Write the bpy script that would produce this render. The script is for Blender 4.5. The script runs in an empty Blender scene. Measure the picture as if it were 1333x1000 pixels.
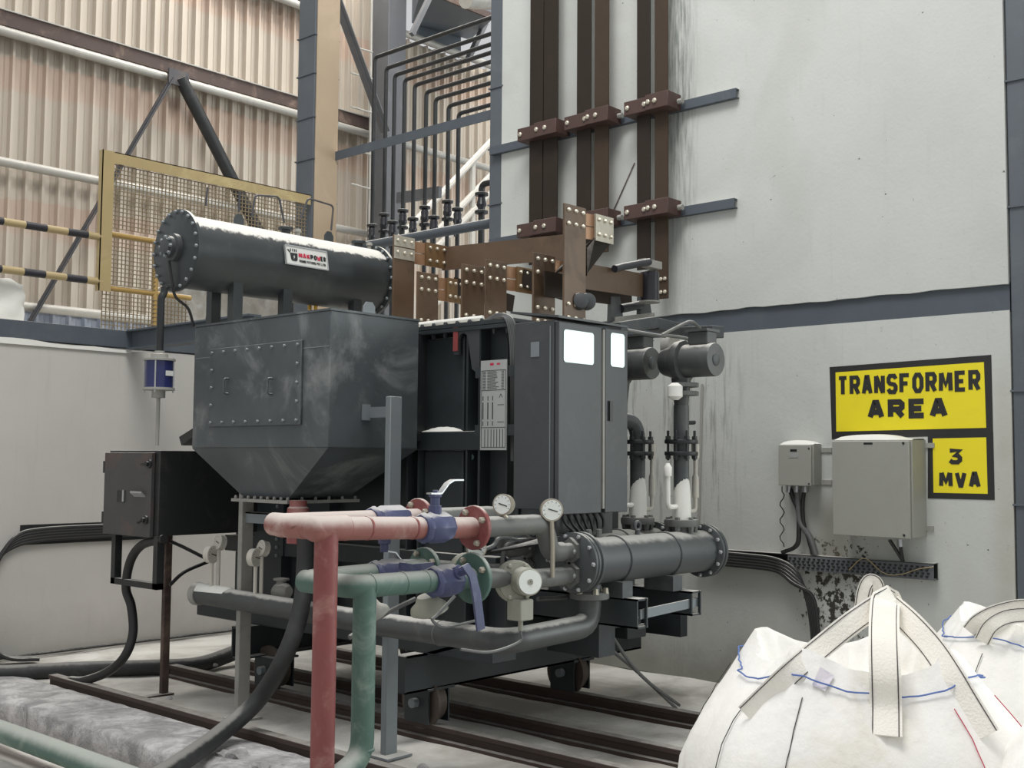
import bpy, bmesh, math, random
from mathutils import Vector, Matrix
from mathutils.bvhtree import BVHTree
random.seed(7)
scene = bpy.context.scene
COL = scene.collection

# ------------------------------------------------------------------ camera
F_PX, CX, CY, EYE = 1500.0, 666.5, 500.0, 1.6
_a = Vector((-1000 - CX, 587 - CY, F_PX)).normalized()
_b = Vector((2023 - CX, 611 - CY, F_PX)); _b = (_b - _a * _a.dot(_b)).normalized()
_c = _b.cross(_a)
ROT = Matrix((_b, _a, _c))
CAM = Vector((0, 0, EYE))
cam_data = bpy.data.cameras.new('camera')
cam_data.sensor_width = 36.0
cam_data.lens = F_PX / 1333.0 * 36.0
cam_data.clip_end = 200
cam = bpy.data.objects.new('camera', cam_data)
COL.objects.link(cam)
_r, _u, _k = ROT @ Vector((1, 0, 0)), ROT @ Vector((0, -1, 0)), ROT @ Vector((0, 0, -1))
cam.matrix_world = Matrix(((_r.x, _u.x, _k.x, CAM.x), (_r.y, _u.y, _k.y, CAM.y), (_r.z, _u.z, _k.z, CAM.z), (0, 0, 0, 1)))
scene.camera = cam

# ------------------------------------------------------------------ world, light, exposure
world = bpy.data.worlds.new('daylight'); scene.world = world; world.use_nodes = True
_bg = world.node_tree.nodes['Background']
_bg.inputs[0].default_value = (0.96, 0.98, 1.0, 1); _bg.inputs[1].default_value = 0.62

def area_light(name, loc, target, sx, sy, watts, col=(1, 1, 1)):
    d = bpy.data.lights.new(name, 'AREA'); d.shape = 'RECTANGLE'; d.size = sx; d.size_y = sy
    d.energy = watts; d.color = col
    o = bpy.data.objects.new(name, d); COL.objects.link(o); o.location = loc
    o.rotation_euler = (Vector(target) - Vector(loc)).to_track_quat('-Z', 'Y').to_euler()
    return o
area_light('roof_skylight', (3.0, 3.5, 10.5), (4.6, 5.0, 0), 5, 3, 700, (1, .98, .95))
area_light('open_bay_door', (15.5, -5.2, 3.6), (4.8, 3.9, 2.0), 9, 6, 950, (.93, 1, .98))
area_light('far_bay_skylight', (10.0, 9.6, 10.5), (10.4, 11.8, 4), 6, 2.5, 640, (1, .96, .9))
vs = scene.view_settings
vs.view_transform = 'Standard'; vs.look = 'None'; vs.gamma = 1.0; vs.use_curve_mapping = False
vs.exposure = 0.0

# ------------------------------------------------------------------ measuring
def ray(px, py): return ROT @ Vector((px - CX, py - CY, F_PX))
def at(px, py, X=None, Y=None, Z=None):
    d = ray(px, py)
    t = (X / d.x) if X is not None else (Y / d.y) if Y is not None else ((Z - EYE) / d.z)
    return CAM + d * t
def V(*a): return Vector(a)

# ------------------------------------------------------------------ materials
MATS = {}
def nt(name):
    m = bpy.data.materials.new(name); m.use_nodes = True
    n = m.node_tree.nodes; l = m.node_tree.links
    return m, n, l, n['Principled BSDF']
def lin(c):
    return tuple(((x / 255) / 12.92 if x / 255 <= .04045 else ((x / 255 + .055) / 1.055) ** 2.4) for x in c) + (1,)
def mixc(n, l, fac, a, b, mode='MIX'):
    x = n.new('ShaderNodeMix'); x.data_type = 'RGBA'; x.blend_type = mode
    if hasattr(fac, 'name'): l.new(fac, x.inputs[0])
    else: x.inputs[0].default_value = fac
    for i, v in ((6, a), (7, b)):
        if hasattr(v, 'name'): l.new(v, x.inputs[i])
        else: x.inputs[i].default_value = v
    return x.outputs[2]
def noise(n, l, scale, detail=4, vec=None, rough=.55, dist=0):
    x = n.new('ShaderNodeTexNoise'); x.inputs['Scale'].default_value = scale
    x.inputs['Detail'].default_value = detail; x.inputs['Roughness'].default_value = rough
    x.inputs['Distortion'].default_value = dist
    if vec is not None: l.new(vec, x.inputs['Vector'])
    return x.outputs['Fac']
def ramp(n, l, fac, lo, hi, a=0.0, b=1.0):
    x = n.new('ShaderNodeMapRange'); x.interpolation_type = 'SMOOTHSTEP'
    x.inputs[1].default_value = lo; x.inputs[2].default_value = hi
    x.inputs[3].default_value = a; x.inputs[4].default_value = b
    l.new(fac, x.inputs[0]); return x.outputs[0]
def math_(n, l, op, a, b=None, c=None):
    x = n.new('ShaderNodeMath'); x.operation = op
    for i, v in enumerate((a, b, c)):
        if v is None: continue
        if hasattr(v, 'name'): l.new(v, x.inputs[i])
        else: x.inputs[i].default_value = v
    return x.outputs[0]
def pos(n, scale=None, l=None):
    g = n.new('ShaderNodeNewGeometry').outputs['Position']
    if scale:
        x = n.new('ShaderNodeVectorMath'); x.operation = 'MULTIPLY'; x.inputs[1].default_value = scale
        l.new(g, x.inputs[0]); return x.outputs[0]
    return g
def bump(n, l, bsdf, h, strength=.2, dist=.01):
    b = n.new('ShaderNodeBump'); b.inputs['Strength'].default_value = strength; b.inputs['Distance'].default_value = dist
    l.new(h, b.inputs['Height']); l.new(b.outputs[0], bsdf.inputs['Normal'])

DUST = lin((215, 213, 206))
def paint(name, rgb, rough=.45, metallic=0.0, dust=.0, var=.25, worn=None, wornamt=.0, scale=6, lo=.62, hi=.9, spec=.5):
    """painted or bare metal: mottled colour, worn patches, settled dust on upward faces"""
    m, n, l, b = nt(name)
    base = lin(rgb); p = pos(n)
    c = mixc(n, l, noise(n, l, scale, 5, p), tuple(x * (1 - var) for x in base[:3]) + (1,), tuple(min(1, x * (1 + var)) for x in base[:3]) + (1,))
    if worn:
        k = ramp(n, l, noise(n, l, scale * .7, 8, p, .65, .6), .5, .72, 0, wornamt)
        c = mixc(n, l, k, c, lin(worn))
    if dust > 0:
        g = n.new('ShaderNodeNewGeometry'); s = n.new('ShaderNodeSeparateXYZ'); l.new(g.outputs['Normal'], s.inputs[0])
        w = math_(n, l, 'MULTIPLY_ADD', noise(n, l, 14, 6, p, .7), .45, s.outputs[2])
        w = math_(n, l, 'SUBTRACT', w, .225)
        k = ramp(n, l, w, lo, hi, 0, dust)
        c = mixc(n, l, k, c, DUST)
        rr = math_(n, l, 'MULTIPLY_ADD', k, .5, rough); l.new(rr, b.inputs['Roughness'])
    else: b.inputs['Roughness'].default_value = rough
    l.new(c, b.inputs['Base Color']); b.inputs['Metallic'].default_value = metallic
    b.inputs['Specular IOR Level'].default_value = spec
    bump(n, l, b, noise(n, l, 40, 3, p), .06, .01)
    MATS[name] = m; return m

paint('tank_paint', (42, 48, 51), .5, 0, .8, .2, (62, 68, 71), .35)
paint('cons_paint', (47, 52, 54), .42, 0, .97, .2, (84, 88, 88), .3, lo=.55, hi=.64)
paint('hopper_paint', (76, 82, 85), .45, .1, .8, .4, (146, 150, 148), .62, 3.5)
paint('cabinet_paint', (66, 69, 71), .5, .0, .9, .12, (84, 87, 88), .4, 5, spec=.4)
paint('dark_box_paint', (36, 38, 39), .5, 0, .85, .2, (78, 74, 72), .4, 6)
paint('rusty_box_paint', (66, 66, 67), .5, 0, .85, .25, (140, 84, 58), .25, 5)
paint('cooler_paint', (71, 75, 77), .55, .1, .5, .12, (110, 112, 110), .4, 5)
paint('pipe_grey', (96, 98, 96), .6, 0, .4, .15, (120, 118, 110), .5, 8)
paint('pump_paint', (66, 69, 69), .45, 0, .75, .2, (100, 100, 98), .3, 9)
paint('frame_steel', (120, 127, 131), .55, .1, .8, .12, (130, 132, 130), .4, 7)
paint('dusty_steel', (150, 149, 143), .8, 0, .9, .15, (110, 110, 106), .5, 9)
paint('black_steel', (30, 32, 34), .5, 0, .7, .2, (70, 68, 66), .3, 8)
paint('beam_paint', (76, 84, 92), .55, 0, .8, .15, (96, 102, 106), .4, 4)
paint('column_paint', (84, 91, 98), .5, 0, .5, .12, (104, 110, 114), .4, 3)
paint('column_brown', (172, 153, 128), .6, 0, .3, .12, (190, 168, 146), .5, 2)
paint('far_steel', (92, 94, 98), .6, 0, .5, .15, (120, 120, 118), .4, 4)
paint('far_dark', (66, 66, 70), .6, 0, .5, .2, (110, 96, 86), .5, 4)
paint('girt_rust', (72, 58, 54), .7, 0, .7, .25, (150, 128, 112), .6, 3)
paint('galv', (168, 166, 160), .5, .3, .6, .15, (200, 196, 186), .5, 5)
paint('copper_bar', (97, 78, 61), .45, .2, .35, .25, (72, 56, 43), .7, 6)
paint('copper_dark', (42, 34, 27), .6, .0, .2, .2, (54, 43, 33), .5, 3, spec=.3)
paint('copper_mid', (64, 51, 40), .6, .0, .2, .2, (52, 42, 33), .6, 3, spec=.3)
paint('copper_plate', (118, 92, 62), .45, .25, .25, .25, (84, 66, 48), .6, 9)
paint('copper_bright', (150, 116, 88), .4, .45, .1, .2, (140, 100, 70), .5, 12)
paint('tinned', (176, 170, 156), .4, .5, .2, .12, (150, 142, 128), .5, 12)
paint('bolt', (196, 190, 174), .4, .5, .2, .12)
paint('clamp_brown', (74, 54, 49), .6, 0, .35, .2, (70, 44, 38), .5, 10)
paint('red_paint', (138, 88, 82), .6, 0, .66, .15, (196, 176, 168), .6, 7, -.1, .8)
paint('red_clean', (126, 66, 64), .55, 0, .6, .12, (196, 160, 150), .4, 6)
paint('green_paint', (74, 102, 93), .6, 0, .5, .15, (150, 166, 155), .5, 7, 0, .9)
paint('blue_paint', (68, 73, 106), .5, 0, .6, .18, (140, 144, 166), .45, 12)
paint('blue_glass', (40, 46, 92), .2, 0, .3, .2)
paint('lever_steel', (176, 178, 180), .35, .6, .3, .1)
paint('gauge_case', (168, 162, 148), .4, .5, .3, .12, (130, 124, 112), .4, 12)
paint('dial_white', (226, 230, 226), .35, 0, 0, .03)
paint('flow_body', (148, 148, 136), .55, 0, .4, .12, (120, 120, 110), .5, 10)
paint('rubber', (40, 41, 42), .6, 0, .3, .2, (74, 74, 74), .4, 7)
paint('rubber_grey', (92, 94, 94), .6, 0, .6, .15, (120, 120, 118), .4, 7)
paint('cable_black', (34, 34, 35), .55, 0, .5, .2)
paint('insulator', (40, 40, 46), .3, 0, .7, .2, (60, 60, 66), .4, 10)
paint('wheel_iron', (92, 82, 74), .6, .3, .3, .2, (70, 60, 54), .5, 9)
paint('rail_rust', (66, 53, 47), .75, 0, .45, .25, (58, 46, 42), .6, 8, .75, 1.1)
paint('box_grey', (150, 151, 144), .5, 0, .95, .05, (140, 140, 134), .3, 4, spec=.35)
paint('yellow_frame', (168, 138, 80), .55, 0, .7, .12, (200, 172, 110), .5, 6)
paint('ochre_frame', (164, 146, 104), .6, 0, .6, .12, (196, 178, 130), .5, 5)
paint('mesh_wire', (128, 114, 90), .6, .1, .4, .15)
paint('wrap', (158, 154, 146), .3, 0, .5, .2, (200, 198, 192), .5, 12)
paint('stair_white', (196, 192, 184), .5, 0, .4, .1)
paint('brand_red', (186, 40, 70), .5, 0, 0, .05)
paint('ink', (30, 32, 34), .5, 0, 0, .1)
paint('sign_black', (38, 38, 38), .55, 0, 0, .15)
paint('sign_yellow', (232, 216, 34), .55, 0, 0, .04, (222, 204, 40), .4, 5)
paint('plate_white', (205, 206, 202), .4, 0, 0, .03)
paint('name_plate', (176, 178, 176), .35, .3, 0, .05)
paint('hook_red', (140, 66, 66), .5, 0, .2, .1)
paint('brass', (212, 170, 70), .35, .7, 0, .1)
paint('gauge_dust', (196, 192, 182), .8, 0, .5, .08)
paint('weathered_white', (224, 224, 218), .8, 0, 0, .06)

def m_glass():
    m, n, l, b = nt('door_glass')
    b.inputs['Base Color'].default_value = (.165, .19, .182, 1); b.inputs['Metallic'].default_value = 1.0
    b.inputs['Roughness'].default_value = .04
    bump(n, l, b, noise(n, l, 5, 2, pos(n)), .03, .02)
    MATS['door_glass'] = m
m_glass()

def m_wall(name, rgb, right):
    m, n, l, b = nt(name)
    p = pos(n); sx = n.new('ShaderNodeSeparateXYZ'); l.new(p, sx.inputs[0])
    c = mixc(n, l, noise(n, l, 1.3, 5, p), tuple(x * .88 for x in lin(rgb)[:3]) + (1,), tuple(min(1, x * 1.08) for x in lin(rgb)[:3]) + (1,))
    streak = noise(n, l, 3, 5, pos(n, (6, 6, .5), l), .6)
    c = mixc(n, l, ramp(n, l, streak, .55, .85, 0, .2), c, lin((150, 148, 140)))
    Z = sx.outputs[2]; Y = sx.outputs[1]; X = sx.outputs[0]
    big = noise(n, l, 2.2, 6, p, .65)
    # damp staining at the foot of the wall
    damp = math_(n, l, 'MULTIPLY', ramp(n, l, math_(n, l, 'MULTIPLY_ADD', big, .5, Z), .25, .72, 1, 0), .75 if right else .25)
    c = mixc(n, l, damp, c, lin((88, 86, 74)))
    if right:
        # greyer lower half, strongest near the machine
        lower_grey = math_(n, l, 'MULTIPLY', ramp(n, l, Z, 1.0, 2.4, 1, 0), ramp(n, l, math_(n, l, 'MULTIPLY_ADD', big, .6, Y), 3.4, 4.6, .05, .32))
        c = mixc(n, l, lower_grey, c, lin((150, 149, 142)))
        blot = ramp(n, l, noise(n, l, .9, 3, p, .5, .8), .48, .62, 0, .22)  # wall-wide mottling, with large shadow blotches painted into the plaster colour
        c = mixc(n, l, blot, c, lin((164, 164, 158)))
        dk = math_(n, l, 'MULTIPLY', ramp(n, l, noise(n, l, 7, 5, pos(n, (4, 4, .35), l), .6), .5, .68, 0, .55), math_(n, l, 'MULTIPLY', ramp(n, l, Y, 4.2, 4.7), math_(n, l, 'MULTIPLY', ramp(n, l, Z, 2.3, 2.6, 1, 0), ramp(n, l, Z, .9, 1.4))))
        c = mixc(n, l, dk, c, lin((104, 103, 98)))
        # green run-off streak beside the last pair of bars
        d = math_(n, l, 'ABSOLUTE', math_(n, l, 'SUBTRACT', Y, 4.90))
        g = math_(n, l, 'MULTIPLY', ramp(n, l, d, .03, .22, 1, 0), ramp(n, l, noise(n, l, 6, 6, pos(n, (8, 8, .7), l), .6), .3, .75))
        g = math_(n, l, 'MULTIPLY', g, ramp(n, l, Z, 2.9, 4.4, .2, .85))
        c = mixc(n, l, g, c, lin((92, 102, 94)))
        # black mould spots under the cable tray
        e = math_(n, l, 'MULTIPLY', ramp(n, l, math_(n, l, 'ABSOLUTE', math_(n, l, 'SUBTRACT', Y, 3.62)), .12, .42, 1, 0), ramp(n, l, math_(n, l, 'ABSOLUTE', math_(n, l, 'SUBTRACT', Z, .72)), .15, .6, 1, 0))
        s = ramp(n, l, math_(n, l, 'ADD', math_(n, l, 'MULTIPLY', e, .2), noise(n, l, 22, 6, p, .65)), .68, .74)
        c = mixc(n, l, s, c, lin((56, 54, 48)))
        # brown stain behind the small box cables and right margin
        e2 = math_(n, l, 'MULTIPLY', ramp(n, l, math_(n, l, 'ABSOLUTE', math_(n, l, 'SUBTRACT', Y, 3.66)), .03, .22, 1, 0), ramp(n, l, math_(n, l, 'ABSOLUTE', math_(n, l, 'SUBTRACT', Z, 1.1)), .1, .4, 1, 0))
        c = mixc(n, l, math_(n, l, 'MULTIPLY', e2, .6), c, lin((96, 90, 74)))
        e3 = math_(n, l, 'MULTIPLY', ramp(n, l, Y, 2.5, 2.66, .5, 0), ramp(n, l, Z, 2.0, 2.4, 1, 0))
        c = mixc(n, l, math_(n, l, 'MULTIPLY', e3, big), c, lin((140, 124, 96)))
    l.new(c, b.inputs['Base Color']); b.inputs['Roughness'].default_value = .85
    h = math_(n, l, 'ADD', noise(n, l, 9, 6, pos(n, (1, 1, .6), l), .6), math_(n, l, 'MULTIPLY', noise(n, l, 40, 4, p), .4))
    bump(n, l, b, h, .28, .012)
    MATS[name] = m
m_wall('wall_plaster_r', (192, 195, 191), True)
m_wall('wall_plaster_l', (193, 190, 185), False)

def m_floor():
    m, n, l, b = nt('floor_dust')
    p = pos(n)
    c = mixc(n, l, ramp(n, l, noise(n, l, 1.1, 6, p, .6, .4), .35, .65), lin((176, 172, 164)), lin((232, 230, 223)))
    c = mixc(n, l, ramp(n, l, noise(n, l, 30, 5, p, .7), .62, .75, 0, .5), c, lin((96, 90, 84)))
    l.new(c, b.inputs['Base Color']); b.inputs['Roughness'].default_value = .95
    bump(n, l, b, noise(n, l, 12, 8, p, .7), .4, .03); MATS['floor_dust'] = m
    m, n, l, b = nt('kerb_concrete')
    p = pos(n)
    c = mixc(n, l, ramp(n, l, noise(n, l, 5, 8, p, .7, .5), .35, .7), lin((152, 151, 151)), lin((222, 220, 219)))
    c = mixc(n, l, ramp(n, l, noise(n, l, 45, 5, p, .7), .58, .72, 0, .6), c, lin((84, 80, 78)))
    l.new(c, b.inputs['Base Color']); b.inputs['Roughness'].default_value = .95
    bump(n, l, b, noise(n, l, 18, 8, p, .75), .7, .04); MATS['kerb_concrete'] = m
m_floor()

def m_sheet():
    m, n, l, b = nt('sheet_metal')
    p = pos(n); s = n.new('ShaderNodeSeparateXYZ'); l.new(p, s.inputs[0])
    c = mixc(n, l, noise(n, l, 2, 5, pos(n, (1, 1, .25), l), .6), lin((170, 160, 148)), lin((198, 189, 176)))
    # shadow bands below the girt lines, painted in as a brown tint
    z = s.outputs[2]
    shadow_band = ramp(n, l, math_(n, l, 'FRACT', math_(n, l, 'MULTIPLY_ADD', noise(n, l, .8, 2, p), .25, math_(n, l, 'MULTIPLY', z, .66))), .72, .78, 0, .45)
    c = mixc(n, l, shadow_band, c, lin((188, 158, 140)))
    c = mixc(n, l, ramp(n, l, noise(n, l, 1.4, 4, pos(n, (5, 1, .3), l)), .6, .75, 0, .4), c, lin((160, 150, 140)))
    l.new(c, b.inputs['Base Color']); b.inputs['Roughness'].default_value = .5; b.inputs['Metallic'].default_value = .1
    MATS['sheet_metal'] = m
    m, n, l, b = nt('sheet_blue')
    c = mixc(n, l, noise(n, l, 4, 4, pos(n)), lin((128, 138, 156)), lin((160, 166, 176)))
    l.new(c, b.inputs['Base Color']); b.inputs['Roughness'].default_value = .5; MATS['sheet_blue'] = m
m_sheet()

def m_stripe():
    m, n, l, b = nt('hazard_stripe')
    s = n.new('ShaderNodeSeparateXYZ'); l.new(pos(n), s.inputs[0])
    x = math_(n, l, 'FRACT', math_(n, l, 'MULTIPLY_ADD', s.outputs[0], 1 / .36, .28))
    k = math_(n, l, 'GREATER_THAN', x, .5)
    c = mixc(n, l, k, lin((40, 40, 46)), lin((168, 150, 110)))
    l.new(c, b.inputs['Base Color']); b.inputs['Roughness'].default_value = .5; MATS['hazard_stripe'] = m
m_stripe()

def m_bag():
    m, n, l, b = nt('bag_cloth')
    p = pos(n)
    c = mixc(n, l, noise(n, l, 3, 5, p), lin((234, 232, 226)), lin((246, 245, 241)))
    c = mixc(n, l, ramp(n, l, noise(n, l, 2.2, 6, p, .6, .5), .55, .75, 0, .45), c, lin((206, 196, 170)))
    l.new(c, b.inputs['Base Color']); b.inputs['Roughness'].default_value = .7
    wv = n.new('ShaderNodeTexWave'); wv.inputs['Scale'].default_value = 60; l.new(p, wv.inputs['Vector'])
    h = math_(n, l, 'ADD', math_(n, l, 'MULTIPLY', wv.outputs['Fac'], .0), noise(n, l, 9, 5, p, .6))
    bump(n, l, b, h, .3, .03); MATS['bag_cloth'] = m
    m, n, l, b = nt('strap_web')
    c = mixc(n, l, noise(n, l, 6, 5, p := pos(n)), lin((230, 225, 214)), lin((246, 243, 235)))
    l.new(c, b.inputs['Base Color']); b.inputs['Roughness'].default_value = .8
    bump(n, l, b, noise(n, l, 120, 3, p), .4, .01); MATS['strap_web'] = m
m_bag()
paint('thread_blue', (90, 116, 176), .8, 0, 0, .1)
paint('thread_black', (70, 66, 66), .8, 0, 0, .1)
paint('thread_red', (190, 70, 92), .8, 0, 0, .1)
paint('bag_tag', (226, 220, 226), .6, 0, 0, .05, (150, 150, 196), .5, 40)

# ------------------------------------------------------------------ mesh building
WLOC = {}
class MB:
    def __init__(s): s.v = []; s.f = []
    def add(s, vs, fs):
        o = len(s.v); s.v += [Vector(x) for x in vs]; s.f += [tuple(i + o for i in f) for f in fs]; return s
    def box(s, a, b):
        x0, y0, z0 = (min(a[i], b[i]) for i in range(3)); x1, y1, z1 = (max(a[i], b[i]) for i in range(3))
        return s.add([(x0, y0, z0), (x1, y0, z0), (x1, y1, z0), (x0, y1, z0), (x0, y0, z1), (x1, y0, z1), (x1, y1, z1), (x0, y1, z1)],
                     [(3, 2, 1, 0), (4, 5, 6, 7), (0, 1, 5, 4), (1, 2, 6, 5), (2, 3, 7, 6), (3, 0, 4, 7)])
    def hexa(s, p):   # 8 corners, bottom ring then top ring
        return s.add(p, [(3, 2, 1, 0), (4, 5, 6, 7), (0, 1, 5, 4), (1, 2, 6, 5), (2, 3, 7, 6), (3, 0, 4, 7)])
    def bar(s, p, q, w, h, up=(0, 0, 1)):
        p, q = Vector(p), Vector(q); d = (q - p).normalized(); u = Vector(up)
        if abs(d.dot(u)) > .95: u = Vector((1, 0, 0))
        a = d.cross(u).normalized() * w / 2; c = a.cross(d).normalized() * h / 2
        return s.hexa([p - a - c, p + a - c, p + a + c, p - a + c, q - a - c, q + a - c, q + a + c, q - a + c])
    def prism(s, poly, d):
        n = len(poly); d = Vector(d); poly = [Vector(p) for p in poly]
        return s.add(poly + [p + d for p in poly], [tuple(range(n - 1, -1, -1)), tuple(range(n, 2 * n))] + [(i, (i + 1) % n, n + (i + 1) % n, n + i) for i in range(n)])
    def lathe(s, p, d, prof, n=24):
        """profile = [(distance along d, radius)...]"""
        p, d = Vector(p), Vector(d).normalized()
        u = d.orthogonal().normalized() if abs(d.z) > .9 else d.cross(Vector((0, 0, 1))).normalized()
        w = d.cross(u); vs = []; fs = []
        for (t, r) in prof:
            for i in range(n):
                a = 2 * math.pi * i / n; vs.append(p + d * t + (u * math.cos(a) + w * math.sin(a)) * max(r, 1e-4))
        for k in range(len(prof) - 1):
            for i in range(n):
                j = (i + 1) % n; fs.append((k * n + i, k * n + j, (k + 1) * n + j, (k + 1) * n + i))
        fs.append(tuple(range(n - 1, -1, -1))); fs.append(tuple(range((len(prof) - 1) * n, len(prof) * n)))
        return s.add(vs, fs)
    def cyl(s, p, q, r, n=16, r2=None):
        p, q = Vector(p), Vector(q); return s.lathe(p, q - p, [(0, r), ((q - p).length, r2 if r2 is not None else r)], n)
    def tube(s, pts, r, n=10, fillet=0, ribbon=None):
        pts = [Vector(p) for p in pts]
        if fillet:
            out = [pts[0]]
            for i in range(1, len(pts) - 1):
                a, p, b = pts[i - 1], pts[i], pts[i + 1]
                d1, d2 = (a - p), (b - p); t = min(fillet, d1.length * .49, d2.length * .49)
                a2, b2 = p + d1.normalized() * t, p + d2.normalized() * t
                for k in range(7):
                    u = k / 6; out.append(a2 * (1 - u) ** 2 + p * 2 * u * (1 - u) + b2 * u * u)
            out.append(pts[-1]); pts = out
        rs = r if isinstance(r, (list, tuple)) else [r] * len(pts)
        d = (pts[1] - pts[0]).normalized(); u = d.orthogonal().normalized(); vs = []; fs = []
        for i, p in enumerate(pts):
            t = (pts[min(i + 1, len(pts) - 1)] - pts[max(i - 1, 0)])
            if t.length > 1e-9: t.normalize()
            u = (u - t * u.dot(t)); u = u.normalized() if u.length > 1e-6 else t.orthogonal().normalized()
            w = t.cross(u)
            for k in range(n):
                a = 2 * math.pi * k / n; vs.append(p + (u * math.cos(a) + w * math.sin(a)) * rs[i])
        m = len(pts)
        for i in range(m - 1):
            for k in range(n):
                j = (k + 1) % n; fs.append((i * n + k, i * n + j, (i + 1) * n + j, (i + 1) * n + k))
        fs.append(tuple(range(n - 1, -1, -1))); fs.append(tuple(range((m - 1) * n, m * n)))
        return s.add(vs, fs)
    def ribbon(s, pts, sides, th=.004):
        """flat strap: centre points, half-width vectors"""
        m = len(pts); vs = []; fs = []
        for i in range(m):
            t = (Vector(pts[min(i + 1, m - 1)]) - Vector(pts[max(i - 1, 0)])).normalized()
            a = Vector(sides[i]); nrm = t.cross(a).normalized() * th / 2
            p = Vector(pts[i]); vs += [p - a - nrm, p + a - nrm, p + a + nrm, p - a + nrm]
        for i in range(m - 1):
            for k in range(4):
                j = (k + 1) % 4; fs.append((i * 4 + k, i * 4 + j, (i + 1) * 4 + j, (i + 1) * 4 + k))
        fs += [(3, 2, 1, 0), tuple((m - 1) * 4 + k for k in range(4))]
        return s.add(vs, fs)
    def bolt(s, p, d, r=.012, h=.012): return s.lathe(p, d, [(0, r), (h * .6, r), (h, r * .6)], 6)
    def build(s, name, mat, parent=None, label=None, cat=None, group=None, kind=None, bev=0, smooth=40, origin=None):
        me = bpy.data.meshes.new(name)
        if parent is not None: o0 = WLOC[parent.name]
        elif origin is not None: o0 = Vector(origin)
        else:
            o0 = Vector(((min(v.x for v in s.v) + max(v.x for v in s.v)) / 2, (min(v.y for v in s.v) + max(v.y for v in s.v)) / 2, min(v.z for v in s.v)))
        me.from_pydata([v - o0 for v in s.v], [], s.f); me.update()
        bm = bmesh.new(); bm.from_mesh(me); bmesh.ops.recalc_face_normals(bm, faces=bm.faces); bm.to_mesh(me); bm.free()
        if smooth:
            for p in me.polygons: p.use_smooth = True
            me.set_sharp_from_angle(angle=math.radians(smooth))
        me.materials.append(MATS[mat])
        o = bpy.data.objects.new(name, me); COL.objects.link(o)
        if parent is not None: o.parent = parent; WLOC[o.name] = o0
        else: o.location = o0; WLOC[o.name] = o0
        if bev:
            md = o.modifiers.new('bevel', 'BEVEL'); md.width = bev; md.segments = 2; md.limit_method = 'ANGLE'
        tag(o, label, cat, group, kind)
        return o
def tag(o, label=None, cat=None, group=None, kind=None):
    for k, v in (('label', label), ('category', cat), ('group', group), ('kind', kind)):
        if v: o[k] = v
    return o
def thing(name, label, cat, loc, group=None, kind=None):
    o = bpy.data.objects.new(name, None); COL.objects.link(o); o.location = Vector(loc); o.empty_display_size = .1
    WLOC[o.name] = Vector(loc); return tag(o, label, cat, group, kind)
def box(name, a, b, mat, parent=None, **k): return MB().box(a, b).build(name, mat, parent, **k)
def spline(pts, n=8):
    pts = [Vector(p) for p in pts]; P = [pts[0] * 2 - pts[1]] + pts + [pts[-1] * 2 - pts[-2]]; out = []
    for i in range(1, len(P) - 2):
        for k in range(n):
            t = k / n; a, b, c, d = P[i - 1], P[i], P[i + 1], P[i + 2]
            out.append(.5 * ((2 * b) + (c - a) * t + (2 * a - 5 * b + 4 * c - d) * t * t + (3 * b - a - 3 * c + d) * t ** 3))
    out.append(pts[-1]); return out
def flange(mb, p, d, r, th, n=24): return mb.lathe(Vector(p) - Vector(d).normalized() * th / 2, d, [(0, r * .97), (th * .15, r), (th * .85, r), (th, r * .97)], n)
def boltring(mb, p, d, r, count, br=.01, bh=.012, phase=0):
    d = Vector(d).normalized(); u = d.cross(Vector((0, 0, 1))).normalized() if abs(d.z) < .9 else Vector((1, 0, 0)); w = d.cross(u)
    for i in range(count):
        a = 2 * math.pi * i / count + phase; mb.bolt(Vector(p) + (u * math.cos(a) + w * math.sin(a)) * r, d, br, bh)
    return mb

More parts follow.
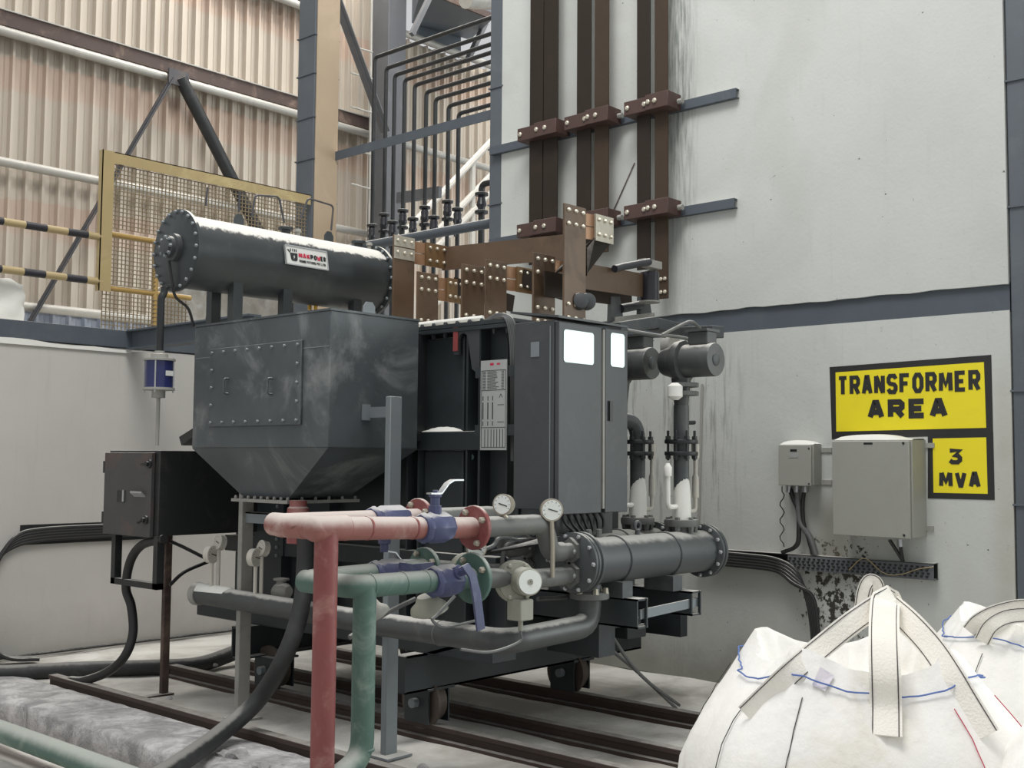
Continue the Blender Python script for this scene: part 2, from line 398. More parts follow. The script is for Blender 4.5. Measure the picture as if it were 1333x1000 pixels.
# stroke lettering
GL = {
 'A': [[(0, 0), (.4, 1), (.6, 1), (1, 0)], [(.2, .3), (.8, .3)]], 'E': [[(1, 1), (0, 1), (0, 0), (1, 0)], [(0, .5), (.8, .5)]],
 'F': [[(1, 1), (0, 1), (0, 0)], [(0, .5), (.8, .5)]], 'T': [[(0, 1), (1, 1)], [(.5, 1), (.5, 0)]],
 'R': [[(0, 0), (0, 1), (.8, 1), (1, .85), (1, .62), (.8, .48), (0, .48)], [(.5, .48), (1, 0)]],
 'P': [[(0, 0), (0, 1), (.8, 1), (1, .85), (1, .6), (.8, .45), (0, .45)]],
 'N': [[(0, 0), (0, 1)], [(.06, 1), (.94, 0)], [(1, 0), (1, 1)]], 'M': [[(0, 0), (.04, 1)], [(.1, 1), (.5, .3), (.9, 1)], [(.96, 1), (1, 0)]],
 'S': [[(1, .84), (.8, 1), (.2, 1), (0, .84), (0, .64), (.2, .52), (.8, .46), (1, .34), (1, .16), (.8, 0), (.2, 0), (0, .16)]],
 'O': [[(.3, 0), (.7, 0), (1, .25), (1, .75), (.7, 1), (.3, 1), (0, .75), (0, .25), (.3, 0)]],
 'V': [[(0, 1), (.42, 0), (.58, 0), (1, 1)]], 'W': [[(0, 1), (.22, 0), (.3, 0), (.5, .7), (.7, 0), (.78, 0), (1, 1)]],
 'K': [[(0, 0), (0, 1)], [(1, 1), (0, .45)], [(.35, .6), (1, 0)]], 'L': [[(0, 1), (0, 0), (1, 0)]],
 'D': [[(0, 0), (0, 1), (.65, 1), (1, .7), (1, .3), (.65, 0), (0, 0)]], 'I': [[(.5, 0), (.5, 1)]],
 '.': [[(.4, .0), (.6, .0)]], '-': [[(.1, .5), (.9, .5)]], ' ': [],
 '3': [[(0, 1), (1, 1), (.45, .58), (.8, .56), (1, .38), (1, .18), (.75, 0), (.2, 0), (0, .12)]],
}
def stroke(mb, P, th, nrm, depth):
    """one mitred brush stroke as a thin closed prism"""
    closed = (P[0] - P[-1]).length < 1e-6
    if closed: P = P[:-1]
    n = len(P); Lf, Rt = [], []
    if not closed:
        P = list(P); e = (P[1] - P[0]).normalized() * th * .12; P[0] = P[0] - e; e = (P[-1] - P[-2]).normalized() * th * .12; P[-1] = P[-1] + e
    for i in range(n):
        d1 = (P[i] - P[i - 1]).normalized() if (closed or i) else None
        d2 = (P[(i + 1) % n] - P[i]).normalized() if (closed or i < n - 1) else None
        n1 = nrm.cross(d1) if d1 else nrm.cross(d2); n2 = nrm.cross(d2) if d2 else n1
        m = (n1 + n2).normalized(); k = min(1 / max(m.dot(n1), .3), 1.45)
        Lf.append(P[i] + m * th / 2 * k); Rt.append(P[i] - m * th / 2 * k)
    for i in range(n if closed else n - 1):
        j = (i + 1) % n; mb.prism([Rt[i], Rt[j], Lf[j], Lf[i]], nrm * depth * (1 + .06 * i))
def letters(mb, text, o, u, v, nrm, width, height, th, gap=.22, depth=.002, xs=None):
    """text drawn as strokes in the box o + width*u, height*v"""
    o, u, v, nrm = Vector(o), Vector(u).normalized(), Vector(v).normalized(), Vector(nrm).normalized()
    n = len(text); wts = [(.45 if c in 'I. ' else 1.2 if c in 'MW' else 1) for c in text]
    unit = width / (sum(wts) + gap * (n - 1)); x = 0
    for c, w in zip(text, wts):
        cw = unit * w
        for k, st in enumerate(GL[c]):
            P = [o + u * (x + th / 2 + px * (cw - th)) + v * (th / 2 + py * (height - th)) for px, py in st]
            stroke(mb, P, th, nrm, depth * (1 + .45 * k))
        x += cw + unit * gap
    return mb
# ================================================================== SETTING
XW, YW = 7.34, 9.1          # faces of the right and left walls
# floor: gently uneven dusty ground east of the kerb edge, lower strip west of it
def ground(name, x0, x1, y0, y1, nx, ny, z, amp, mat, label=None):
    from mathutils import noise as N
    vs, fs = [], []
    for j in range(ny + 1):
        for i in range(nx + 1):
            x, y = x0 + (x1 - x0) * i / nx, y0 + (y1 - y0) * j / ny
            vs.append((x, y, z + amp * (N.noise((x * 1.3, y * 1.3, 3)) + .5 * N.noise((x * 4, y * 4, 9)))))
    for j in range(ny):
        for i in range(nx): k = j * (nx + 1) + i; fs.append((k, k + 1, k + nx + 2, k + nx + 1))
    return MB().add(vs, fs).build(name, mat, kind='structure', smooth=80, origin=((x0 + x1) / 2, (y0 + y1) / 2, z))
ground('floor', 3.8, 7.5, -3, 9.3, 90, 220, 0, .014, 'floor_dust')
ground('floor_trench', -3, 3.55, -3, 9.3, 70, 120, -.16, .02, 'floor_dust')

# concrete kerb along the rails, broken front edge
def kerb():
    from mathutils import noise as N
    t = MB(); ny = 170; rows = []
    for j in range(ny + 1):
        y = 1.0 + 8.1 * j / ny; e = .05 * N.noise((0, y * 3, 1)) + .03 * N.noise((0, y * 11, 5))
        r = []
        for k, (x, z) in enumerate([(3.37, -.2), (3.375, -.05), (3.385, .035), (3.41, .05), (3.52, .052), (3.66, .05), (3.8, .047), (3.89, .03), (3.89, -.2)]):
            b = .005 * N.noise((x * 9, y * 9, k)); edge = e if k < 3 else e * .4 if k == 3 else 0
            r.append((x + edge, y, z + b))
        rows.append(r)
    n = 9; t.add([p for r in rows for p in r], [(j * n + k, j * n + k + 1, (j + 1) * n + k + 1, (j + 1) * n + k) for j in range(ny) for k in range(n - 1)])
    t.build('concrete_kerb', 'kerb_concrete', label='rough broken concrete kerb strip beside the nearest rusty rail', cat='kerb', smooth=70)
kerb()

w = thing('wall_right', None, None, (XW, 5, 0), kind='structure')
box('plaster_lower', (XW, 2.47, 0), (XW + .2, YW + .2, 2.56), 'wall_plaster_r', w)
up = MB()
# upper plaster with an uneven lower lip over the beam
from mathutils import noise as _N
yy = [2.47 + (6.76 - 2.47) * i / 60 for i in range(61)]
for a, b in zip(yy[:-1], yy[1:]):
    za, zb = 2.725 + .012 * _N.noise((a * 5, 0, 0)), 2.725 + .012 * _N.noise((b * 5, 0, 0))
    up.hexa([(XW - .012, a, za), (XW + .2, a, za), (XW + .2, b, zb), (XW - .012, b, zb), (XW - .012, a, 9), (XW + .2, a, 9), (XW + .2, b, 9), (XW - .012, b, 9)])
up.build('plaster_upper', 'wall_plaster_r', w)
box('trim_1', (XW + .012, 2.47, 2.55), (XW + .2, YW, 2.74), 'beam_paint', kind='structure')
w = thing('wall_left', None, None, (3, YW, 0), kind='structure')
wl = MB(); xx = [-3 + 10.34 * i / 90 for i in range(91)]
for a, b in zip(xx[:-1], xx[1:]):
    za, zb = 2.53 + .02 * _N.noise((a * 3, 7, 0)), 2.53 + .02 * _N.noise((b * 3, 7, 0))
    wl.hexa([(a, YW, 0), (b, YW, 0), (b, YW + .2, 0), (a, YW + .2, 0), (a, YW, za), (b, YW, zb), (b, YW + .2, zb), (a, YW + .2, za)])
wl.build('plaster', 'wall_plaster_l', w)
lp = MB()
for a, b in zip(xx[:-1], xx[1:]):
    if a > 5.1: break
    za, zb = 2.545 + .03 * _N.noise((a * 2.3, 3, 0)) - .012 * max(0, a - 4), 2.545 + .03 * _N.noise((b * 2.3, 3, 0)) - .012 * max(0, b - 4)
    lp.hexa([(a, YW - .018, 2.50), (b, YW - .018, 2.50), (b, YW - .001, 2.50), (a, YW - .001, 2.50), (a, YW - .018, za), (b, YW - .018, zb), (b, YW - .001, zb), (a, YW - .001, za)])
lp.build('plaster_lip', 'weathered_white', w)
box('floor_platform', (-3, YW + .1, 2.56), (11.5, 13, 2.68), 'floor_dust', kind='structure')

# columns and beams
def column(name, a, b, mat, label, splices=(), face=None):
    t = thing(name, label, 'column', ((a[0] + b[0]) / 2, (a[1] + b[1]) / 2, a[2]))
    box('shaft', a, b, mat, t, bev=.006)
    for z in splices:
        box('splice_plate', (a[0] - .012, a[1] - .012, z), (b[0] + .012, b[1] + .012, z + .012), mat, t)
    if face: box('cover_plate', (a[0] + .02, a[1] - .014, a[2]), (b[0] + .004, a[1] - .002, b[2]), face, t)
    return t
column('steel_column', (7.345, 2.3, 0), (7.6, 2.462, 9), 'column_paint', 'grey painted steel column at the right edge of the white wall', (1.35, 2.05, 3.2, 4.0))
column('steel_column', (7.335, 6.76, 2.75), (7.58, 6.91, 9), 'column_paint', 'grey steel column at the left end of the white upper wall', (3.45, 3.85, 4.35, 4.9))
column('steel_column', (7.12, 9.15, 2.5), (7.42, 9.42, 9.5), 'column_paint', 'steel column with brown front plate behind the yellow mesh guard', (3.3, 3.75, 4.2, 4.62, 5.05, 5.5, 5.9), 'column_brown')
p0, p1 = at(505, 100, Y=11.2), at(528, 100, Y=11.2); q = at(481, 100, X=p0.x)
column('steel_column', (p0.x, 11.2, 2.6), (p1.x, min(q.y, 11.75), 10), 'far_steel', 'dark steel column at the far corrugated wall behind the thin pipes')

def ibeam(name, a, b, w, h, mat, label, cat='beam', tf=.014):
    """I section between two points on the same level, a/b = top centre"""
    a, b = Vector(a), Vector(b); dz = Vector((0, 0, 1)); t = thing(name, label, cat, a - dz * h)
    MB().bar(a - dz * tf / 2, b - dz * tf / 2, w, tf).build('top_flange', mat, t)
    MB().bar(a - dz * h / 2, b - dz * h / 2, .012, h - 2 * tf).build('web', mat, t)
    MB().bar(a - dz * (h - tf / 2), b - dz * (h - tf / 2), w, tf).build('bottom_flange', mat, t)
    return t
box('edge_beam', (-3, YW - .012, 2.545), (7.34, YW + .1, 2.695), 'beam_paint', label='long grey steel edge beam on top of the low left wall', cat='beam', bev=.004)
ibeam('cross_beam', (5.16, YW - .02, 2.70), (5.16, 7.3, 2.70), .12, .17, 'beam_paint', 'short grey I-beam running from the low wall toward the conservator')
t = MB(); t.bar((7.40, 9.14, 4.70), (7.40, 6.92, 4.70), .012, .09); t.bar((7.44, 9.14, 4.74), (7.44, 6.92, 4.74), .08, .012)
t.build('angle_bar', 'beam_paint', label='grey angle bar from brown column across to the wall column', cat='angle bar')

# wall brackets for the riser bars
def bracket(y0, y1, z, label):
    t = thing('wall_bracket', label, 'bracket', (XW - .03, (y0 + y1) / 2, z), 'brackets behind the copper risers')
    box('web', (XW - .06, y0, z - .035), (XW - .052, y1, z + .035), 'beam_paint', t)
    box('flange', (XW - .052, y0, z + .027), (XW - .012, y1, z + .035), 'beam_paint', t)
    box('flange', (XW - .052, y0, z - .035), (XW - .012, y1, z - .027), 'beam_paint', t)
bracket(4.37, 6.86, 4.325, 'upper grey channel bracket across the white wall behind the copper risers')
bracket(4.39, 6.86, 3.505, 'lower grey channel bracket across the white wall behind the copper risers')

# corrugated far wall, sheet by sheet
w = thing('wall_back', None, None, (8, 12, 2.6), kind='structure')
PIT = .182
def sheet(x0, nrib, z0, z1, y, mat='sheet_metal'):
    prof = []
    for i in range(nrib):
        b = x0 + i * PIT; prof += [(b, 0), (b + .06, 0), (b + .07, -.012), (b + .08, 0), (b + .125, 0), (b + .134, -.065), (b + .16, -.065), (b + .172, 0)]
    prof.append((x0 + nrib * PIT + .01, 0))
    n = len(prof); t = MB()
    t.add([(x, y + d, z0) for x, d in prof] + [(x, y + d, z1) for x, d in prof], [(i, i + 1, n + i + 1, n + i) for i in range(n - 1)])
    return t.build('corrugated_sheet', mat, w, smooth=20)
for i in range(11):
    x = 3.9 + i * 6 * PIT
    sheet(x, 6, 3.15, 10 if x < 10.4 else 7.62, 12 + .004 * (i % 2))
    if i < 4: sheet(x, 6, 2.6, 3.16, 12.03, 'sheet_blue')
def girt(x0, x1, z, label, dark=True, tubes=None, chan=None):
    t = thing('wall_girt', label, 'girt', ((x0 + x1) / 2, 11.9, z - .1))
    if dark:
        box('channel', (x0, 11.78, z + .01), (chan or x1, 11.8, z + .17), 'girt_rust', t)
        box('channel_lip', (x0, 11.76, z + .165), (chan or x1, 11.93, z + .178), 'galv', t)
    for xa, xb in tubes or ((x0, x1),): MB().cyl((xa, 11.8, z - .05), (xb, 11.8, z - .05), .05, 12).build('tube', 'galv', t)
girt(3.8, 13.5, 6.07, 'long rusty channel and tube girt crossing the corrugated wall at the brace joint', True, ((3.8, 7.02), (7.22, 13.5)), 10.4)
girt(3.8, 10.2, 4.70, 'pale tube girt halfway up the corrugated wall', False)
girt(3.8, 7.2, 3.22, 'pale tube girt low on the corrugated wall above the bluish strip', False)
girt(10.6, 13.5, 7.66, 'pale top rail tube of the far corrugated wall under the window light', False)
girt(7.6, 9.6, 7.5, 'high tube girt on the corrugated wall above the brown column', True)
def brace(p, q, w_, mat, label):
    t = MB(); t.bar(p, q, w_, .012); t.bar(Vector(p) + Vector((0, -.02, 0)), Vector(q) + Vector((0, -.02, 0)), .012, .05)
    return t.build('diagonal_brace', mat, label=label, cat='brace')
brace((7.06, 11.72, 6.0), (5.35, 11.72, 2.75), .11, 'far_dark', 'thin diagonal brace running down left behind the striped handrail')
MB().tube([(7.16, 11.7, 6.02), (8.15, 11.7, 4.6), (8.95, 11.7, 3.4)], .075, 10).build('diagonal_brace', 'black_steel', label='thick dark diagonal tube brace behind the yellow mesh guard', cat='brace')
box('gusset_plate', (7.0, 11.68, 5.92), (7.26, 11.7, 6.1), 'far_dark', label='small gusset plate where the two diagonal braces meet', cat='plate')
brace(at(436, -8, Y=11.0), at(502, 172, Y=11.0), .17, 'far_steel', 'steep dark diagonal brace beside the brown column')

# caged ladder rungs by the far column
t = thing('wall_ladder', 'thin wire ladder beside the dark far column', 'ladder', at(482, 330, Y=11.3))
a, b = at(484, -5, Y=11.3), at(480, 330, Y=11.3)
MB().cyl(a, b, .016, 8).build('stile', 'galv', t)
for y in (68, 103, 147, 202, 247):
    MB().cyl(at(457, y - 8, Y=11.25), at(485, y, Y=11.25), .012, 6).build('rung', 'galv', t)

# duct and chute high in the far bay
t = thing('overhead_chute', 'grey sheet metal chute high up beside the bright opening', 'chute', at(580, 50, Y=11.4))
ZC = 7.5
c = [at(548, -12, Y=10.6), at(640, 26, Y=10.6), at(612, 52, Y=11.9), at(536, 30, Y=11.9)]
MB().hexa(c + [p + V(0, 0, 1.2) for p in c]).build('hood', 'column_paint', t)
MB().bar(c[0] + V(0, -.02, .04), c[1] + V(0, -.02, .04), .03, .09).build('rim', 'girt_rust', t)
MB().bar(at(560, -5, Y=10.5), at(536, 45, Y=10.5), .06, .06).build('strut', 'far_steel', t)
MB().bar(at(632, 30, Y=11.2), at(608, 80, Y=11.2), .09, .05).build('strut', 'far_steel', t)
d = [at(545, 18, Y=11.95), at(600, 44, Y=11.95), at(600, 75, Y=11.95), at(545, 48, Y=11.95)]
MB().prism(d, (0, .05, 0)).build('back_panel', 'column_paint', t)
MB().cyl(at(606, -2, Y=10.3), at(640, 0, Y=10.3), .13, 16).build('air_duct', 'galv', label='round pale duct at the top beside the bright opening', cat='duct')

# galvanised stair rails in the far bay
t = thing('stair_rail', 'pale diagonal stair handrails seen behind the thin pipes', 'handrail', at(600, 330, Y=10.6))
for (a, b) in (((520, 310), (645, 178)), ((570, 300), (645, 222)), ((560, 330), (645, 245)), ((560, 400), (645, 335))):
    MB().tube([at(*a, Y=10.6), at(*b, Y=10.6)], .045, 8).build('rail', 'stair_white', t)
MB().cyl(at(615, 205, Y=10.62), V(at(615, 345, Y=10.62).x, 10.62, 2.68), .045, 8).build('post', 'stair_white', t)
a, b = at(518, 258, X=8.6), at(573, 250, X=8.6)
MB().bar(a, b, .05, .12).build('stub_beam', 'far_steel', label='short dark beam stub crossing behind the thin pipes', cat='beam')

# thin pipes that come over the wall and drop, each with a flanged valve
XP = 7.72
corner = [(488, 75), (503, 89), (514, 98), (527, 104), (540, 111), (555, 120), (567, 129), (584, 138), (597, 148)]
valve_y = [304, 290, 300, 285, 296, 281, 294, 274, 284]
for i, ((cx, cy), vy) in enumerate(zip(corner, valve_y)):
    c = at(cx, cy, X=XP); vz = at(cx, vy, X=XP).z
    where = ['leftmost', 'second from left', 'third from left', 'fourth from left', 'fifth from left', 'sixth from left', 'seventh from left', 'eighth from left', 'rightmost'][i]
    t = thing('drop_pipe', 'thin dark drop pipe with flanged valve, %s of the bent row' % where, 'pipe', (c.x, c.y, 2.7), 'bent drop pipes with valves')
    MB().tube([(XP, 6.7, c.z), (XP, c.y, c.z), (XP, c.y, 2.7)], .021, 10, .05).build('pipe', 'black_steel', t)
    v = MB(); v.lathe((XP, c.y, vz - .075), (0, 0, 1), [(0, .025), (.02, .03), (.04, .042), (.06, .044), (.08, .036), (.11, .04), (.15, .028)], 14)
    vb = v.build('valve', 'insulator', t)
    for z in (vz - .085, vz + .085): MB().lathe((XP, c.y, z - .014), (0, 0, 1), [(0, .05), (.004, .056), (.024, .056), (.028, .05)], 14).build('valve_flange', 'black_steel', vb)
    MB().bar((XP - .05, c.y - .02, vz - .02), (XP - .06, c.y - .03, vz - .19), .012, .02).build('valve_lever', 'black_steel', vb)
c = at(627, 240, X=XP); vz = at(627, 264, X=XP).z
t = thing('drop_pipe', 'short thicker pipe with valve hooking round the wall column', 'pipe', (c.x, c.y, 2.7))
MB().tube([(XP, 6.75, c.z), (XP, c.y, c.z), (XP, c.y, 2.7)], .03, 10, .06).build('pipe', 'black_steel', t)
vb = MB().lathe((XP, c.y, vz - .08), (0, 0, 1), [(0, .03), (.03, .034), (.06, .05), (.1, .04), (.16, .03)], 14).build('valve', 'insulator', t)
for z in (vz - .09, vz + .08): MB().lathe((XP, c.y, z - .015), (0, 0, 1), [(0, .056), (.004, .064), (.026, .064), (.03, .056)], 14).build('valve_flange', 'black_steel', vb)
MB().cyl((7.46, 9.1, 3.73), (7.46, 6.93, 3.73), .045, 14).build('long_pipe', 'beam_paint', label='long grey-green pipe running level below the drop pipe valves', cat='pipe')

# handrail and mesh guard on the platform
YG = YW + .06
t = thing('striped_handrail', 'black and yellow striped two-bar handrail above the low wall', 'handrail', (4, YG, 2.7))
for z in (3.485, 3.10): MB().cyl((1.5, YG, z), (4.9, YG, z), .032, 12).build('rail', 'hazard_stripe', t)
t = thing('mesh_guard', 'yellow framed wire mesh guard panel behind the conservator tank', 'guard', (6, YG, 2.7))
p = MB(); p.box((4.86, YG - .03, 3.02), (4.97, YG - .022, 4.24)); p.box((4.86, YG - .03, 3.02), (4.868, YG + .03, 4.24)); p.build('post', 'ochre_frame', t)
p = MB(); p.box((4.97, YG - .03, 4.14), (7.09, YG - .022, 4.24)); p.box((4.97, YG - .03, 4.232), (7.09, YG + .03, 4.24)); p.build('top_bar', 'ochre_frame', t)
for z in (3.53, 3.06): MB().cyl((4.95, YG + .02, z), (5.78, YG + .02, z), .025, 12).build('tube_rail', 'yellow_frame', t)
MB().cyl((5.42, YG + .02, 2.69), (5.42, YG + .02, 3.53), .028, 12).build('tube_post', 'yellow_frame', t)
def wires(x0, x1, z0, z1, s=.037, r=.0036):
    m = MB(); y = YG
    nx, nz = int((x1 - x0) / s), int((z1 - z0) / s)
    for i in range(nx + 1): m.box((x0 + i * s - r, y - r, z0), (x0 + i * s + r, y + r, z1))
    for k in range(nz + 1): m.box((x0, y - r * 2.5, z0 + k * s - r), (x1, y - r * .6, z0 + k * s + r))
    return m.build('wire_mesh', 'mesh_wire', t, kind='stuff', smooth=0)
wires(4.97, 7.06, 3.58, 4.14); wires(4.97, 5.41, 3.09, 3.5); wires(4.91, 5.75, 2.7, 3.03)

# goods on the platform
def wrapped(a, b, label, seed, name='wrapped_bundle', mat='wrap', cat='bundle', group='plastic-wrapped goods on the platform'):
    from mathutils import noise as N
    bm = bmesh.new(); bmesh.ops.create_cube(bm, size=1); bmesh.ops.subdivide_edges(bm, edges=bm.edges, cuts=9, use_grid_fill=True)
    m = MB(); vs = []
    for v in bm.verts:
        p = V(a[0] + (v.co.x + .5) * (b[0] - a[0]), a[1] + (v.co.y + .5) * (b[1] - a[1]), a[2] + (v.co.z + .5) * (b[2] - a[2]))
        if v.co.z > -.49: p += V(N.noise(p * 7 + V(seed, 0, 0)), N.noise(p * 7 + V(0, seed, 0)), N.noise(p * 9)) * .035
        vs.append(p)
    m.add(vs, [[v.index for v in f.verts] for f in bm.faces]); bm.free()
    m.build(name, mat, label=label, cat=cat, group=group, smooth=60)
def wrapped_px(x0, x1, ytop, y, label, s):
    a, b = at(x0, ytop, Y=y), at(x1, ytop, Y=y); wrapped((a.x, y, 2.682), (b.x, y + .5, a.z), label, s)
wrapped_px(234, 270, 368, 9.7, 'plastic-wrapped grey bundle left of the conservator support leg', 1)
wrapped_px(274, 306, 372, 9.9, 'plastic-wrapped bundle between the two left conservator legs', 5)
wrapped_px(314, 362, 376, 9.8, 'plastic-wrapped bundle right of the second conservator leg', 9)
a = at(-12, 365, Y=YG + .25); b = at(20, 415, Y=YG + .25)
wrapped((a.x, YG + .1, 2.69), (b.x, YG + .4, a.z), 'white sack lying on the edge beam at the far left', 13, 'sack', 'weathered_white', 'sack', None)

MB().tube(spline([(2.0, 9.05, .035), (3.6, 9.06, .03), (4.6, 9.04, .035), (5.6, 9.06, .03), (6.6, 9.05, .03)]), .012, 6).build('floor_cable', 'cable_black', label='thin dark cable along the foot of the left wall', cat='cable')
# ================================================================== RAILS AND FLOOR ITEMS
def rail(x, y0, y1, label):
    t = thing('floor_rail', label, 'rail', (x, (y0 + y1) / 2, 0), 'rusty rails in the floor')
    box('web', (x - .02, y0, -.03), (x + .02, y1, .085), 'rail_rust', t)
    box('foot', (x - .06, y0, -.03), (x + .06, y1, .02), 'rail_rust', t)
    box('head', (x - .035, y0, .06), (x + .035, y1, .088), 'rail_rust', t, bev=.004)
rail(3.93, 2.2, 7.85, 'nearest rusty rail edging the concrete kerb')
rail(4.72, 2.2, 7.6, 'rusty rail under the near pair of trolley wheels')
rail(5.22, 2.2, 7.4, 'dark rail running mid-way under the transformer')
rail(6.02, 2.2, 7.4, 'rusty rail under the far pair of trolley wheels')
def stone(p, s, label, seed):
    from mathutils import noise as N
    bm = bmesh.new(); bmesh.ops.create_icosphere(bm, subdivisions=2, radius=1)
    m = MB(); m.add([V(v.co.x * s, v.co.y * s, max(v.co.z, -.6) * s * .75) * (1 + .45 * N.noise(v.co * 1.3 + V(seed, 0, 0))) + Vector(p) for v in bm.verts], [[v.index for v in f.verts] for f in bm.faces]); bm.free()
    m.build('concrete_lump', 'kerb_concrete', label=label, cat='rubble', group='broken concrete at the kerb', smooth=25)
for i, (px, py, s, lb) in enumerate([(312, 985, .065, 'largest broken concrete lump beside the black hose'), (292, 984, .04, 'small concrete lump left of the largest lump by the hose'), (340, 1000, .05, 'concrete lump at the bottom edge under the black hose'),
                                     (280, 866, .02, 'tiny dark stone on the dusty floor behind the post'), (221, 909, .018, 'tiny stone beside the foot of the thin post'), (550, 1000, .03, 'small stone by the foot of the front frame leg')]):
    stone(at(px, py, Z=.05), s, lb, i * 3)

# pipes lying along the kerb at lower left
def lying(x, z, r, mat, label): MB().cyl((x, 2.5, z), (x, 8.9, z), r, 18).build('floor_pipe', mat, label=label, cat='pipe')
lying(3.06, .02, .06, 'green_paint', 'green water pipe lying along the kerb in the lower left corner')
lying(3.19, -.04, .05, 'red_paint', 'red water pipe lying behind the green pipe along the kerb')
p = MB()
p.tube(spline([at(-60, 880, Z=.06), at(0, 877, Z=.06), at(100, 872, Z=.06), at(200, 869, Z=.06), at(260, 865, Z=.06), at(305, 850, Z=.1), at(330, 840, Z=.16)]), .058, 14)
p.build('floor_hose', 'rubber', label='thick black hose lying across the floor at far left', cat='hose')
p = MB()
p.tube(spline([V(4.12, 5.42, 1.28), at(396, 690, X=4.12), at(397, 740, X=4.12), at(390, 800, X=4.05), at(368, 860, X=3.95), at(335, 912, X=3.9), at(290, 953, Z=.13), at(235, 993, Z=.12), at(160, 1040, Z=.12)]), .05, 16)
p.build('drain_hose', 'rubber', label='thick dark hose curving down from the hopper outlet to the floor', cat='hose')

# ================================================================== TRANSFORMER TANK
TX0, TX1, TY0, TY1, TZ0, TZ1 = 4.86, 5.92, 4.42, 7.05, .62, 2.38
t = thing('transformer_tank', 'big dark grey ribbed transformer tank on four trolley wheels', 'transformer', (5.6, 5.7, 0))
box('tank_shell', (TX0, TY0, TZ0), (TX1, TY1, TZ1), 'tank_paint', t, bev=.008)
box('lid', (TX0 - .10, TY0 - .12, TZ1), (TX1 + .08, TY1 + .1, TZ1 + .022), 'tank_paint', t)
box('lid_flange', (TX0 - .10, TY0 - .12, TZ1 - .026), (TX1 + .08, TY1 + .1, TZ1 - .004), 'tank_paint', t)
b = MB()
for i in range(26):
    y = TY0 - .05 + i * .1
    b.bolt((TX0 - .06, y, TZ1 + .022), (0, 0, 1), .014, .02); b.bolt((TX0 - .06, y, TZ1 - .026), (0, 0, -1), .014, .03)
b.build('lid_bolts', 'tank_paint', t, kind='stuff')
box('shelf_stiffener', (TX0 - .09, TY0, 1.66), (TX0, TY1, 1.77), 'tank_paint', t, bev=.005)
box('lower_stiffener', (TX0 - .09, TY0, .95), (TX0, TY1, 1.06), 'tank_paint', t, bev=.005)
for y in (5.16, 5.06, 4.66, 4.56, 5.9, 6.4):
    box('rib', (TX0 - .085, y - .008, TZ0), (TX0, y + .008, TZ1 - .026), 'tank_paint', t)
box('wall_panel', (TX0 - .05, 4.72, 1.77), (TX0, 5.05, TZ1 - .05), 'tank_paint', t, bev=.01)
box('wall_panel', (TX0 - .05, 4.72, 1.06), (TX0, 5.05, 1.66), 'tank_paint', t, bev=.01)
# dust heap lying on the stiffener shelf
dm = MB(); n = 12
ring = []
for i in range(n + 1):
    y = 5.04 - .32 * i / n; z = 1.77 + .028 * math.sin(math.pi * i / n) ** .6 + .004 * random.random()
    dm_pts = [(TX0 - .085, y, 1.771), (TX0 - .05, y, z), (TX0 - .049, y, 1.771)]; ring.append(dm_pts)
dm.add([q for r in ring for q in r], [(i * 3 + k, i * 3 + k + 1, (i + 1) * 3 + k + 1, (i + 1) * 3 + k) for i in range(n) for k in range(2)])
dm.build('shelf_dust', 'weathered_white', t, kind='stuff', smooth=60)
# lifting hook
hp = [(-.05, .0), (-.05, -.17), (-.012, -.17), (-.012, -.08), (.0, -.055), (.03, -.045), (.055, -.06), (.07, -.1), (.10, -.26), (.16, -.3), (.16, .0)]
c = at(602, 424, X=TX0 - .07)
h = MB().prism([(TX0 - .09, c.y - u, c.z + v) for u, v in hp], (.02, 0, 0)).build('lifting_hook', 'cabinet_paint', t)
MB().box((TX0 - .097, c.y + .012, c.z - .15), (TX0 - .091, c.y + .05, c.z - .01)).build('hook_paint', 'hook_red', h, label='red painted edge of the lifting hook')
MB().cyl(at(613, 595, X=TX0 - .052), at(613, 595, X=TX0 - .045), .018, 12).build('paint_dab', 'green_paint', t, label='small green paint dab on the tank wall')
# base: bottom plate, skids, cross channels, wheels
box('base_plate', (TX0 - .12, TY0 - .1, .58), (TX1 + .1, TY1 + .1, .62), 'tank_paint', t)
def channel(y, x0, x1, sgn):
    m = MB(); m.box((x0, y, .29), (x1, y + .012 * sgn, .5)); m.box((x0, y, .29), (x1, y + .09 * sgn, .302)); m.box((x0, y, .488), (x1, y + .09 * sgn, .5)); return m
channel(4.82, 4.47, 6.72, 1).build('cross_channel', 'tank_paint', t); channel(6.5, 4.47, 6.72, -1).build('cross_channel', 'tank_paint', t)
box('channel_end', (4.46, 4.815, .3), (4.475, 4.93, .5), 'tank_paint', t)
for x in (4.72, 5.95):
    box('skid_beam', (x - .1, TY0 - .12, .5), (x + .1, TY1 + .1, .58), 'tank_paint', t, bev=.006)
m = MB(); m.prism([(4.62, 4.5, .58), (6.6, 4.5, .58), (6.6, 4.8, .49), (4.62, 4.8, .49)], (0, 0, .02)); m.build('sloped_apron', 'tank_paint', t)
box('end_plate', (6.62, 4.42, .42), (6.7, 4.83, .74), 'tank_paint', t, bev=.005)
def wheel(x, y):
    f = MB()
    for s in (-.075, .085): f.box((x + s - .006, y - .1, .09), (x + s + .006, y + .1, .29))
    f.box((x - .1, y - .12, .282), (x + .11, y + .12, .295))
    hb = f.build('wheel_fork', 'tank_paint', t)
    wm = MB().lathe((x - .05, y, .205), (1, 0, 0), [(0, .155), (.02, .155), (.028, .128), (.1, .122), (.1, .05), (.102, .04)], 28).build('wheel', 'wheel_iron', t)
    MB().cyl((x - .12, y, .205), (x + .11, y, .205), .028, 12).build('axle', 'frame_steel', wm)
for x in (4.74, 6.06):
    for y in (4.93, 6.4): wheel(x, y)

